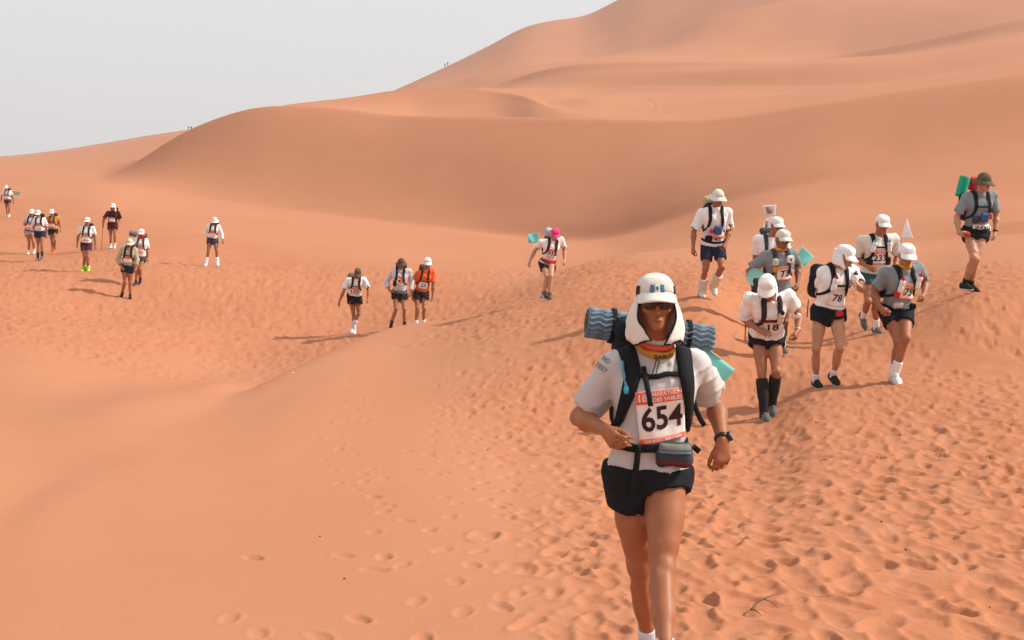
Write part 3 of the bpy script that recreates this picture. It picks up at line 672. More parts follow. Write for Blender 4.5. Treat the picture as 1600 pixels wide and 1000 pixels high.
def build_person(sp):
    J = pose(sp); k = J['k']; kh = k * sp.get('hs', 1.0); root = J['root']; h = sp.get('res', .012); g = {}
    P, N, H = J['P'] - root, J['N'] - root, J['H'] - root
    for q in ('SA', 'SB', 'EA', 'EB', 'WA', 'WB', 'TA', 'TB', 'KA', 'KB', 'AA', 'AB'): g[q] = J[q] - root
    R, U, Fv = J['R'], J['U'], J['F']; hx = J['hipax']
    hF, hR, hU = J['hF'], J['hR'], J['hU']; hax = (hR, hF, hU)
    pts = np.array([P, N, H] + list(g.values())); lo, hi = pts.min(0) - .17 * k, pts.max(0) + .17 * k
    lo[2] = min(lo[2], -.02)
    tone = sp.get('skin', 0)
    W_ = P + .36 * (N - P); C_ = P + .70 * (N - P); SM = (g['SA'] + g['SB']) / 2
    def torso(f, o, kk=.05):
        for s in (-1, 1):
            f.cone(C_ + R * .066 * s * k + Fv * .006, W_ + R * .050 * s * k, .086 * k + o, .078 * k + o, kk)
            f.cone(W_ + R * .050 * s * k, P + hx * .066 * s * k, .078 * k + o, .092 * k + o, kk)
        f.cone(C_ - R * .07 * k, C_ + R * .07 * k, .088 * k + o, .088 * k + o, kk)
        f.cone(P - hx * .066 * k, P + hx * .066 * k, .094 * k + o, .094 * k + o, kk)
        for s, q in ((-1, 'SA'), (1, 'SB')):
            f.cone(N - U * .02 * k, g[q] - U * .008, .050 * k + o, .042 * k + o, kk)
            f.cone(C_ + R * .06 * s * k, g[q], .074 * k + o, .040 * k + o, kk)
    # --- body: one continuous skin
    f = Field(lo, hi, h); torso(f, 0)
    nk = N + U * .02 * k
    f.cone(nk - U * .05 * k, H - hU * .03 * k - hF * .015 * k, .056 * k, .052 * k, .03)
    f.ell(H + hU * .03 * kh - hF * .012 * kh, hax, (.074 * kh, .094 * kh, .086 * kh), .02)
    f.cone(H + hF * .03 * kh, H - hU * .083 * kh + hF * .062 * kh, .058 * kh, .026 * kh, .03)                  # face to chin
    for s in (-1, 1):
        f.cone(H - hU * .045 * kh + hR * .05 * s * kh - hF * .01, H - hU * .082 * kh + hF * .058 * kh + hR * .012 * s * kh, .020 * kh, .021 * kh, .03)   # jaw line
        f.ell(H - hU * .012 * kh + hR * .044 * s * kh + hF * .062 * kh, hax, (.022 * kh, .018 * kh, .016 * kh), .02)                                  # cheekbone
        f.ell(H + hR * .077 * s * kh - hF * .01 * kh - hU * .01 * kh, hax, (.010 * kh, .020 * kh, .032 * kh), .006)                                    # ear
        f.ell(H + hU * .014 * kh + hR * .032 * s * kh + hF * .094 * kh, hax, (.017 * kh, .012 * kh, .011 * kh), .012, 'sub')                            # eye socket
    f.cone(H + hU * .03 * kh + hR * -.035 * kh + hF * .083 * kh, H + hU * .03 * kh + hR * .035 * kh + hF * .083 * kh, .012 * kh, .012 * kh, .015)         # brow
    f.cone(H + hU * .018 * kh + hF * .088 * kh, H - hU * .022 * kh + hF * .112 * kh, .008 * kh, .0125 * kh, .010)                                     # nose
    for s in (-1, 1): f.ell(H - hU * .026 * kh + hF * .100 * kh + hR * .011 * s * kh, hax, (.008 * kh, .010 * kh, .008 * kh), .006)
    f.ell(H - hU * .052 * kh + hF * .090 * kh, hax, (.024 * kh, .012 * kh, .006 * kh), .008)                                                          # lips
    f.ell(H - hU * .063 * kh + hF * .088 * kh, hax, (.019 * kh, .011 * kh, .006 * kh), .008)
    f.ell(H - hU * .090 * kh + hF * .074 * kh, hax, (.020 * kh, .018 * kh, .014 * kh), .015)                                                          # chin
    for s, sg in (('A', -1), ('B', 1)):
        S_, E_, Wr = g['S' + s], g['E' + s], g['W' + s]
        f.ell(S_, (R, Fv, U), (.050 * k, .050 * k, .054 * k), .03); f.cone(S_, E_, .045 * k, .035 * k, .03)
        f.cone(S_ + (E_ - S_) * .35 + Fv * .008, S_ + (E_ - S_) * .7 + Fv * .006, .040 * k, .034 * k, .03)
        f.cone(E_, E_ + (Wr - E_) * .30, .036 * k, .0415 * k, .03); f.cone(E_ + (Wr - E_) * .30, Wr, .0415 * k, .0255 * k, .03)
        pd = sp.get('palm' + s, None)
        if pd is None: pd = -R * sg * .8 + np.array([0, .5, 0])          # palms face the thighs and a little back
        else: pd = R * pd[0] + Fv * pd[1] + U * pd[2]
        thumb_side = 1 if s == 'A' else -1
        add_hand(f, Wr, J['hd' + s], thumb_side, J, k, np.asarray(pd, float), sp.get('curl' + s, 42), 20)
        T_, K_, A_ = g['T' + s], g['K' + s], g['A' + s]; fwd = nrm(J['f' + s] * .6 + Fv)
        tf, cfac = sp.get('thigh', 1.0), sp.get('calf', 1.0); kk_ = k; k = kk_ * tf
        f.cone(T_ + np.array([0, 0, .02]), T_ + (K_ - T_) * .5, .080 * k, .065 * k, .04); f.cone(T_ + (K_ - T_) * .5, K_, .065 * k, .048 * k, .04)
        f.cone(T_ + (K_ - T_) * .25 + fwd * .018 * k, T_ + (K_ - T_) * .72 + fwd * .016 * k, .058 * k, .047 * k, .04)                                   # quads
        f.ell(K_ + fwd * .022 * k, (R, fwd, U), (.036 * k, .032 * k, .042 * k), .02)                                                                    # knee cap
        k = kk_ * cfac
        c1 = K_ + (A_ - K_) * .30 - fwd * .020 * k
        f.cone(K_, K_ + (A_ - K_) * .55, .043 * k, .038 * k, .025); f.cone(c1, K_ + (A_ - K_) * .62 - fwd * .008 * k, .042 * k, .032 * k, .025)              # calf
        f.cone(K_ + (A_ - K_) * .5, A_, .037 * k, .030 * k, .025)
        mid_ = hx * (-sg) * k                                                                                                                              # towards the other leg
        f.cone(K_ + (A_ - K_) * .10 + fwd * .036 * k, K_ + (A_ - K_) * .80 + fwd * .024 * k, .014 * k, .011 * k, .025)                                       # shin bone
        f.ell(T_ + (K_ - T_) * .84 + fwd * .022 * k + mid_ * .030, (R, fwd, U), (.022 * k, .026 * k, .050 * k), .025)                                        # inner thigh muscle over the knee
        f.ell(K_ + (A_ - K_) * .27 - fwd * .022 * k + mid_ * .022, (R, fwd, U), (.022 * k, .028 * k, .070 * k), .025)                                         # inner calf
        f.ell(A_ + mid_ * .032 + U * .004, (R, fwd, U), (.010 * k, .014 * k, .014 * k), .012); f.ell(A_ - mid_ * .032, (R, fwd, U), (.010 * k, .014 * k, .014 * k), .012)
        k = kk_
        f.cone(A_ - J['u' + s] * .04 * k - J['f' + s] * .03 * k, A_ - J['u' + s] * .055 * k + J['f' + s] * .12 * k, .03 * k, .026 * k, .03)
    body = f.obj('person', SKIN(tone), None); body.location = root
    tag(body, sp['label'], 'person', 'marathon runners crossing the dunes')
    # --- shirt
    sh = Field(lo, hi, h); ease = sp.get('ease', .018) * .75; torso(sh, ease * k)
    if sp.get('belly', 1): sh.cone(W_ + Fv * .02 * k, C_ + Fv * .02 * k, .070 * k + ease, .080 * k + ease, .06)
    sl = sp.get('sleeve', .72)
    for s in 'AB':
        S_, E_, Wr = g['S' + s], g['E' + s], g['W' + s]
        rh = sp.get('cuff', .066)
        end = S_ + (E_ - S_) * min(sl, 1.0); n_ = nrm(E_ - S_)
        tube = Field(lo, hi, h) if h >= .0165 else Field(np.minimum(S_, np.minimum(E_, Wr)) - .13, np.maximum(S_, np.maximum(E_, Wr)) + .13, h)
        tube.cone(S_ - n_ * .012, end + n_ * .05 * (sl <= 1), .061 * k, rh * k, .0)
        if sl > 1: e2 = E_ + (Wr - E_) * (sl - 1); n2 = nrm(Wr - E_); tube.cone(E_, e2 + n2 * .04, rh * k, .046 * k, .02); tube.below(e2, n2); tube.cone(e2 - n2 * .025, e2 + n2 * .1, .036 * k, .037 * k, 0, 'sub')
        else: tube.below(end, n_); tube.cone(end - n_ * .035, end + n_ * .08, (rh - .020) * k, (rh - .018) * k, 0, 'sub')
        if tube.D.shape == sh.D.shape: d = tube.D; slc = tuple(slice(None) for _ in range(3)); sh._put(d, slc, .02, 'add')
        else:
            slc, PP = sh.blk(tube.lo + h, tube.lo + (tube.n - 2) * h); GP = np.stack(np.broadcast_arrays(*PP), -1).reshape(-1, 3)
            sh._put(tube.at(GP).reshape(sh.D[slc].shape), slc, .02, 'add')
    sh.cone(N + U * .0 * k, H, .062 * k, .075 * k, .0, 'sub')
    hem = sp.get('hem', -.04); sh.wrinkle(sp.get('wr', .006), 26, sp['seed'], .6)
    if sp['Y'] < 40: sh.crease(sp.get('fold', .006), 30, sp['seed'] + 40)
    base = Field.__new__(Field); base.__dict__.update(sh.__dict__); base.D = sh.D.copy()
    sh.below(P + U * hem * k, -U); 
    shirt = sh.obj('shirt', sp['shirt'](), body)
    # --- shorts
    so = Field(lo, hi, h); st = sp.get('short', .36); o = sp.get('sease', .020)
    for s_ in (-1, 1): so.cone(W_ + R * .05 * s_ * k - U * .05, P + hx * .07 * s_ * k, .078 * k + o - .002, .092 * k + o - .002, .05)
    so.cone(P - hx * .066 * k, P + hx * .066 * k, .094 * k + o - .002, .094 * k + o - .002, .05)
    for s in 'AB':
        T_, K_ = g['T' + s], g['K' + s]; n_ = nrm(K_ - T_); e = T_ + (K_ - T_) * sp.get('short' + s, st); rt = sp.get('sflare', .102)
        sp_t = Field(np.minimum(T_, K_) - .17, np.maximum(T_, K_) + .17, h); sp_t.cone(T_, e + n_ * .08, .10 * k + o * .6, rt * k, 0)
        sp_t.cone(T_ + n_ * .1, e + n_ * .08 + Fv * .015, .09 * k, (rt - .018) * k, .03)
        sp_t.below(e, n_ + hx * (.30 if s == 'B' else -.30) * (st < .4)); sp_t.cone(e - n_ * .03, e + n_ * .1, (rt - .012) * k, (rt - .008) * k, 0, 'sub')
        slc, PP = so.blk(sp_t.lo + h, sp_t.lo + (sp_t.n - 2) * h); GP = np.stack(np.broadcast_arrays(*PP), -1).reshape(-1, 3)
        so._put(sp_t.at(GP).reshape(so.D[slc].shape), slc, .025, 'add')
    so.wrinkle(.004, 30, sp['seed'] + 5, .5)
    if sp['Y'] < 40: so.crease(.006, 34, sp['seed'] + 50)
    so.below(P + U * (.105 if hem > .07 else hem + .012) * k, U)
    so.obj('shorts', sp['shorts'](), body)
    # --- socks, gaiters, shoes
    for s in 'AB':
        K_, A_ = g['K' + s], g['A' + s]; u, fw = J['u' + s], J['f' + s]; rt = np.cross(fw, u)
        ns, hs_, mk, fat = sp.get('sock' + s, sp.get('sock', ('sock', .20, WHITE, .005)))
        top = A_ + (K_ - A_) * hs_; n_ = nrm(K_ - A_); hh = min(h, .011)
        sk = Field(np.minimum(A_, top) - .13, np.maximum(A_, top) + .13, hh)
        if fat > .015:
            sk.cone(A_ + n_ * .0, top + n_ * .05, .043 * k + fat * 1.2, .050 * k + fat, .02); sk.cone(A_ - u * .05 - fw * .02, A_ - u * .045 + fw * .09, .045 * k + fat * .6, .036 * k + fat * .5, .03)
            sk.wrinkle(.008, 45, sp['seed'] + 9, 1.6)
        else:
            rr = .034 + .016 * min(hs_ / .55, 1); sk.cone(A_ - u * .03, top + n_ * .04, .036 * k + fat, rr * k + fat, .02)
            if hs_ > .5: sk.cone(A_ + (K_ - A_) * .42 - Fv * .012, A_ + (K_ - A_) * .72 - Fv * .018, .043 * k + fat, .049 * k + fat, .03)
        sk.below(top, n_); sk.below(A_ - u * .07 * k, -u)
        sk.obj(ns, mk(), body)
        b = A_ - u * .085 * k
        shf = Field(b - .26 * k, b + .26 * k, hh)
        he, ba, to = A_ - u * .048 * k - fw * .052 * k, A_ - u * .055 * k + fw * .10 * k, A_ - u * .063 * k + fw * .155 * k
        shf.cone(he, ba, .038 * k, .042 * k, .03); shf.cone(ba, to, .042 * k, .028 * k, .03); shf.cone(he + u * .03 * k, A_ + fw * .045 * k - u * .01, .036 * k, .032 * k, .03)
        shf.below(b + u * .016 * k, -u)
        mshoe = sp.get('shoe', lambda: cloth('grey_shoe', (.12, .11, .10))); shoe = shf.obj('shoe', mshoe(), body)
        sof = Field(b - .26 * k, b + .26 * k, hh); sof.cone(he, ba, .042 * k, .047 * k, .02); sof.cone(ba, to + fw * .004, .047 * k, .032 * k, .02)
        sof.below(b + u * .020 * k, u); sof.below(b, -u); sof.obj('sole', sp.get('sole', lambda: M('pale_rubber', (.5, .48, .44), rough=.8))(), shoe)
    # --- headgear
    cap_kind, capm = sp.get('cap', ('cap', WHITE)); hc = min(h, .009) if sp['Y'] < 25 else h
    if cap_kind != 'none':
        cf = Field(H - .24 * kh, H + .24 * kh, hc); o_ = H + hU * .048 * kh - hF * .012 * kh
        cf.ell(o_, hax, (.087 * kh, .106 * kh, .088 * kh * sp.get('crown', 1.0)), 0)
        if cap_kind == 'cap': cf.box(o_ + hU * .028 * kh * sp.get('crown', 1) ** 2 + hF * .03 * kh, hax, (.074 * kh, .062 * kh, .054 * kh), .042 * kh, .03)
        cf.below(H + hU * .032 * kh - hF * .01, -hU + hF * (sp.get('tiltcap', .30) if cap_kind == 'cap' else .1)); cf.wrinkle(.0025, 40, sp['seed'] + 3, 1)
        cap = cf.obj('cap' if cap_kind == 'cap' else 'sun_hat', capm(), body)
        vis = sp.get('visor', capm)
        if cap_kind == 'cap':
            n1, n2 = 15, 9; G = np.zeros((n1, n2, 3))
            for i in range(n1):
                a = -1.25 + 2.5 * i / (n1 - 1); ca, sa = math.cos(a), math.sin(a)
                for j in range(n2):
                    t = j / (n2 - 1); x = .089 * sa * (1 + .10 * t); y = .098 * ca + .086 * t * max(ca, 0) ** .45
                    G[i, j] = H + hR * x * kh + hF * (y - .012) * kh + hU * (sp.get('peak', .062) - .034 * t - .016 * (sa ** 2) * (.6 + t)) * kh
            V, Fq = g_sheet(G, .006); mesh_obj('visor', V, Fq, vis(), cap)
        else:
            n1, n2 = 28, 7; G = np.zeros((n1 + 1, n2, 3))
            for i in range(n1 + 1):
                a = 2 * math.pi * i / n1
                for j in range(n2):
                    t = j / (n2 - 1); rr = 1 + t * .62; wav = .012 * math.sin(3 * a + sp['seed']) * t
                    G[i, j] = H + hR * .086 * rr * math.sin(a) * kh + hF * (.104 * rr * math.cos(a) - .012) * kh + hU * (.040 - .055 * t + wav) * kh
            V, Fq = g_sheet(G, .005); mesh_obj('brim', V, Fq, vis(), cap)
        g['cap'] = cap
    if sp.get('flap'):
        n1, n2 = 25, 10; G = np.zeros((n1, n2, 3)); a0, wid = sp.get('flapshape', (62, .115))
        for i in range(n1):
            for j in range(n2):
                t = j / (n2 - 1); aa = a0 - sp.get('flapin', 20) * t ** 1.2; a = math.radians(aa + (360 - 2 * aa) * i / (n1 - 1)); fl = 1 + .55 * math.sin(t * 1.9); rx = .085 + (wid - .085) * math.sin(min(t * 1.5, 1.25) * math.pi / 2); ry = .105 + .03 * t
                wv = (.008 * math.sin(a * 9 + sp['seed'] + 2 * t) + .004 * math.sin(a * 17 + 3 * t)) * t
                lowf = sp.get('flaplen', .20) * (1 - .10 * math.cos(a) + .05 * math.sin(a * 5))
                pt = H + hR * (rx + wv) * math.sin(a) * kh + hF * ((ry + wv) * math.cos(a) - .012) * kh + (hU * .2 + np.array([0, 0, .8])) * (.040 - lowf * t) * kh
                G[i, j] = pt
        g['flapgrid'] = G
        V, Fq = g_sheet(G, .006); g['flap'] = mesh_obj('neck_flap', V, Fq, sp['flap'](), body)
    if sp.get('glasses'):
        gf = Field(H - .16 * k, H + .16 * k, .0045)
        for s in (-1, 1):
            gf.ell(H + hU * .014 * kh + hR * .034 * s * kh + hF * .092 * kh, hax, (.038 * kh, .012 * kh, .023 * kh), .006); gf.cone(H + hU * .018 * kh + hR * .062 * s * kh + hF * .085 * kh, H + hU * .016 * kh + hR * .080 * s * kh - hF * .0, .005, .005, .006)
        gf.cone(H + hU * .02 * kh + hR * -.02 * kh + hF * .1 * kh, H + hU * .02 * kh + hR * .02 * kh + hF * .1 * kh, .006, .006, .004)
        gf.obj('sunglasses', M('dark_lens', (.035, .016, .010), rough=.18, spec=.5), body)
    else:
        for s in (-1, 1):
            V, Fq = g_ell(H + hU * .012 * kh + hR * .032 * s * kh + hF * .082 * kh, hax, (.012 * kh, .008 * kh, .006 * kh), 10, 6); mesh_obj('eye', V, Fq, M('dark_eye', (.03, .02, .015), rough=.3), body)
    V, Fq = g_ell(H - hU * .0575 * kh + hF * .1005 * kh, hax, (.021 * kh, .0035 * kh, .0028 * kh), 10, 6); mesh_obj('mouth', V, Fq, M('lip', (.20, .06, .045), rough=.5), body)
    g.update(kh=kh, P=P, N=N, H=H, W_=W_, C_=C_, R=R, U=U, F=Fv, hR=hR, hF=hF, hU=hU, body=body, root=root, sh=base, shcut=sh, k=k, J=J, shirt=shirt, lo=lo, hi=hi, sp=sp, h=h)
    if sp.get('scarf'):
        V, Fq = g_torus(N + U * .035 * k + Fv * .006, R, nrm(Fv + U * .25), .066 * k, .060 * k, .024 * k, sp['seed']); mesh_obj('neck_scarf', V, Fq, sp['scarf'](), body)
    return g

def g_torus(c, a, b, ra, rb, r, seed, n=28, m=10):
    nn = nrm(np.cross(a, b)); V = []; F = []
    for i in range(n):
        t = 2 * math.pi * i / n; d = a * math.cos(t) * ra + b * math.sin(t) * rb; o = nrm(d); w = 1 + .15 * math.sin(5 * t + seed)
        for j in range(m):
            p = 2 * math.pi * j / m; V.append(c + d + o * math.cos(p) * r * .6 * w + nn * math.sin(p) * r * w)
    for i in range(n):
        for j in range(m): F.append((i * m + j, ((i + 1) % n) * m + j, ((i + 1) % n) * m + (j + 1) % m, i * m + (j + 1) % m))
    return np.array(V), F

def torso_pt(g, x, y, u):
    """point by torso coordinates: x across (m), y forward (m), u along the spine 0 at hips 1 at neck"""
    return g['P'] + (g['N'] - g['P']) * u + g['R'] * x * g['k'] + g['F'] * y * g['k']
def band(g, name, pts, w, th, m, parent, off=.004, n=26, org=None):
    """webbing laid on the shirt along pts (torso coordinates)"""
    C = catmull([torso_pt(g, *p) for p in pts], n); C = g['sh'].snap(C, off); Nn = g['sh'].grad(C, .02)
    k = np.array([1, 2, 3, 2, 1.]) / 9
    for i in range(3): C[:, i] = np.convolve(np.pad(C[:, i], 2, mode='edge'), k, 'valid')
    V, Fq = g_ribbon(C, Nn, w, th); return mesh_obj(name, V - (org if org is not None else 0), Fq, m, parent)

def add_bib(g, num, cu=.52, cx=0.0, w=.22, hgt=.21, roll=0, top='MARATHON|DES SABLES', bottom='', thick=.0035, red=(.78, .13, .06), hd=.24):
    k = g['k']; sh = g['sh']; body = g['body']; c = torso_pt(g, cx, .32, cu); R, U, Fv = g['R'], g['U'], g['F']
    X = rot(R, Fv, roll); Yv = rot(U, Fv, roll); n1, n2 = 15, 15
    uu = np.linspace(-.5, .5, n1); vv = np.linspace(-.5, .5, n2)
    O = np.array([c + X * a * w * k + Yv * b * hgt * k for a in uu for b in vv]); Hh = sh.hit(O, -Fv, .5); dep = ((c - Hh) @ Fv).reshape(n1, n2)
    for _ in range(10):
        e = np.pad(dep, 1, mode='edge'); dep = np.minimum(dep, (e[:-2, 1:-1] + e[2:, 1:-1] + e[1:-1, :-2] + e[1:-1, 2:] + 2 * dep) / 6 + .0005)
    uu2, vv2 = np.meshgrid(uu, vv, indexing='ij'); dep = dep + .0030 * np.sin(uu2 * 7 + vv2 * 5 + g['sp']['seed']) - .0035 * np.abs(np.sin(uu2 * 5 - vv2 * 8 + 1.3 * g['sp']['seed'])) * (np.abs(uu2) + np.abs(vv2)) * 1.2
    G = c + (np.array([[X * a * w * k + Yv * b * hgt * k for b in vv] for a in uu])) - Fv * (dep - .006)[..., None]
    V, Fq = g_sheet(G, .002); bib = mesh_obj('race_bib', V, Fq, M('bib_paper', (.78, .75, .72), rough=.7), body)
    def on(a, b, off):
        a = np.clip((np.asarray(a) + .5) * (n1 - 1), 0, n1 - 1.001); b = np.clip((np.asarray(b) + .5) * (n2 - 1), 0, n2 - 1.001); i = a.astype(int); j = b.astype(int); fa = (a - i)[:, None]; fb = (b - j)[:, None]
        return G[i, j] * (1 - fa) * (1 - fb) + G[i + 1, j] * fa * (1 - fb) + G[i, j + 1] * (1 - fa) * fb + G[i + 1, j + 1] * fa * fb + Fv * off
    def panel(nm, b0, b1, m, off):
        aa = np.linspace(-.497, .497, 12); bb = np.linspace(b0, b1, 5); GG = np.array([[on([a], [b], off)[0] for b in bb] for a in aa]); V, Fq = g_sheet(GG, .0008); return mesh_obj(nm, V, Fq, m, bib)
    def words(nm, t, ca, cb, wd, ht, m, off):
        V2, F2, asp = text_mesh(t); s = V2 / np.array([asp, 1]) * np.array([wd, ht]) + np.array([ca, cb]); mesh_obj(nm, on(s[:, 0], s[:, 1], off), F2, m, bib, smooth=False)
    redm = M('bib_red', red, rough=.7); ink = M('bib_ink', (.03, .012, .012), rough=.7); wh = M('bib_white_print', (.8, .76, .74), rough=.7)
    if hd: panel('header_band', .5 - hd, .497, redm, .0024)
    if bottom is not None and hd: panel('footer_band', -.497, -.40, redm, .0024)
    if num: words('bib_number', num, .01, .03 - hd * .25, min(.30 * len(num), .88), .46, ink, .0036)
    if top and g['sp']['Y'] < 24:
        a, b = top.split('|'); words('bib_title', a, .14, .43, .62, .08, wh, .0040); words('bib_title', b, .14, .325, .62, .08, wh, .0040); words('bib_edition', '18', -.36, .38, .17, .14, wh, .0040)
    if bottom and g['sp']['Y'] < 10: words('bib_footer', bottom, .0, -.447, .8, .06, wh, .0040)
    g['bib'] = bib; g['bib_on'] = on; return bib

def add_pack(g, label, m, size=(.145, .10, .24), u=.62, lid=True, mstrap=None, chest=.72, waist=True, strapw=.055, lean=0, wu=.12, cw=.09, spread=1.0):
    k = g['k']; R, U, Fv = g['R'], g['U'], g['F']; ms = mstrap or m; h = max(.013, g['h'])
    c = torso_pt(g, 0, -.125 - size[1], u)
    if lean: c = c + R * lean
    org = c - U * size[2] * k
    e = bpy.data.objects.new('backpack', None); COL.objects.link(e); e.empty_display_size = .1; e.location = g['root'] + org
    tag(e, label, 'backpack', 'backpacks worn by the runners')
    f = Field(c - .36 * k, c + .40 * k, h); ax = (R, Fv, U)
    f.box(c, ax, (size[0] * k, size[1] * k, size[2] * k), .07 * k, 0); f.box(c - Fv * size[1] * .8 * k - U * .06 * k, ax, (size[0] * .75 * k, .05 * k, size[2] * .5 * k), .045 * k, .03)
    f.wrinkle(.008, 24, g['sp']['seed'] + 21, 1)
    f.obj('bag', m(), e, org)
    if lid:
        f = Field(c + U * size[2] * k - .3 * k, c + U * size[2] * k + .3 * k, h); f.box(c + U * (size[2] + .015) * k, ax, (size[0] * .95 * k, size[1] * 1.0 * k, .05 * k), .045 * k, 0); f.wrinkle(.006, 30, g['sp']['seed'] + 22, 1); f.obj('lid', m(), e, org)
    for s in (-1, 1):
        band(g, 'shoulder_strap', [(.07 * s, -.14, .96), (cw * .95 * s, -.07, 1.02), (cw * .98 * s, .04, 1.0), (cw * s, .12, .86), (cw * spread * 1.08 * s, .14, .66), (cw * spread * 1.24 * s, .10, .50), (.15 * s, .02, .38), (.13 * s, -.10, .30)], [strapw * .9, strapw * 1.15, strapw * 1.1, strapw, strapw * .7, strapw * .5, .03], .010, ms(), e, .007, 34, org)
    if chest: band(g, 'chest_strap', [(-.11, .14, chest), (0, .17, chest + .005), (.11, .14, chest)], .022, .006, ms(), e, .008, 16, org)
    if waist: band(g, 'waist_strap', [(-.17, -.02, wu + .02), (-.12, .11, wu), (0, .15, wu - .01), (.12, .11, wu), (.17, -.02, wu + .02)], .035, .006, ms(), e, .010, 26, org)
    g['pack'] = e; g['pack_org'] = org; g['pack_c'] = c; g['pack_size'] = size; return e

def thing(name, label, cat, loc, group=None):
    e = bpy.data.objects.new(name, None); COL.objects.link(e); e.location = loc; e.empty_display_size = .1; return tag(e, label, cat, group)

def add_bottle(g, base, axis, label, m=None, capm=None, L=.19, r=.034):
    b = np.asarray(base, float); a = nrm(axis); e = thing('water_bottle', label, 'bottle', g['root'] + b, 'water bottles carried by the runners')
    V, F_ = g_lathe(a * 0, a * L, [(0, r * .85), (.04, r), (.40, r), (.46, r * .88), (.54, r * .88), (.60, r), (.80, r), (.88, r * .7)], 14); mesh_obj('bottle_body', V, F_, (m or WHITE)(), e)
    V, F_ = g_lathe(a * L * .87, a * L * 1.1, [(0, r * .74), (.5, r * .74), (.6, r * .32), (1, r * .28)], 12); mesh_obj('bottle_cap', V, F_, (capm or BLACK)(), e); return e

def add_flag(label, corners, m, pole=None, wob=.012, seed=0, cat='flag', stick=None):
    """cloth with corners [pole-top, fly-top, fly-bottom, pole-bottom] (world points), hung on a thin pole"""
    c = [np.asarray(v, float) for v in corners]; e = thing('flag', label, cat, c[3], 'small flags carried on the packs'); n = 14; G = np.zeros((n, n, 3)); nn = nrm(np.cross(c[1] - c[0], c[3] - c[0]))
    for i in range(n):
        for j in range(n):
            a, b = i / (n - 1), j / (n - 1); G[i, j] = (c[0] * (1 - a) + c[1] * a) * (1 - b) + (c[3] * (1 - a) + c[2] * a) * b + nn * wob * math.sin(a * 5 + b * 3 + seed) * a - c[3]
    V, F_ = g_sheet(G, .002); mesh_obj('flag_cloth', V, F_, m(), e)
    p = pole or (c[0], c[3]); V, F_ = g_tube([np.asarray(p[0]) - c[3], np.asarray(p[1]) - c[3]], .004, 6, 4); mesh_obj('flag_stick', V, F_, (stick or (lambda: M('pale_stick', (.45, .40, .33))))(), e); return e

# ------------------------------------------------------------------ the runners: joints as read along the sight lines, lengths fixed by anatomy
c = cloth
TEAL = lambda: M('teal_flag_cloth', (.16, .52, .47), rough=.7, bump=.2, bscale=60)
RED = lambda: c('red_cloth', (.55, .03, .03)); ORANGE = lambda: c('orange_cloth', (.78, .13, .03)); YELLOW = lambda: c('yellow_cloth', (.62, .30, .02))
MAROON = lambda: c('maroon_cloth', (.085, .014, .022)); PURPLE = lambda: c('purple_cloth', (.09, .018, .045)); OLIVE = lambda: c('olive_cloth', (.11, .09, .05)); KHAKI = lambda: c('khaki_cloth', (.42, .36, .26))
PINK = lambda: c('pink_cloth', (.75, .05, .20)); DGREY = lambda: c('dark_grey_cloth', (.05, .05, .055)); BROWN = lambda: c('brown_cloth', (.10, .06, .04)); NEON = lambda: c('neon_cloth', (.45, .70, .08)); GREEN = lambda: c('green_foam', (.02, .36, .20))
BLKSHOE = lambda: c('black_shoe', (.02, .018, .018)); WHSHOE = lambda: c('white_shoe', (.66, .64, .62)); GRSHOE = lambda: c('grey_shoe', (.13, .115, .10)); ORSHOE = lambda: c('orange_shoe', (.6, .12, .03))
SO = lambda n, h, m=WHITE, f=.005: (n, h, m, f)
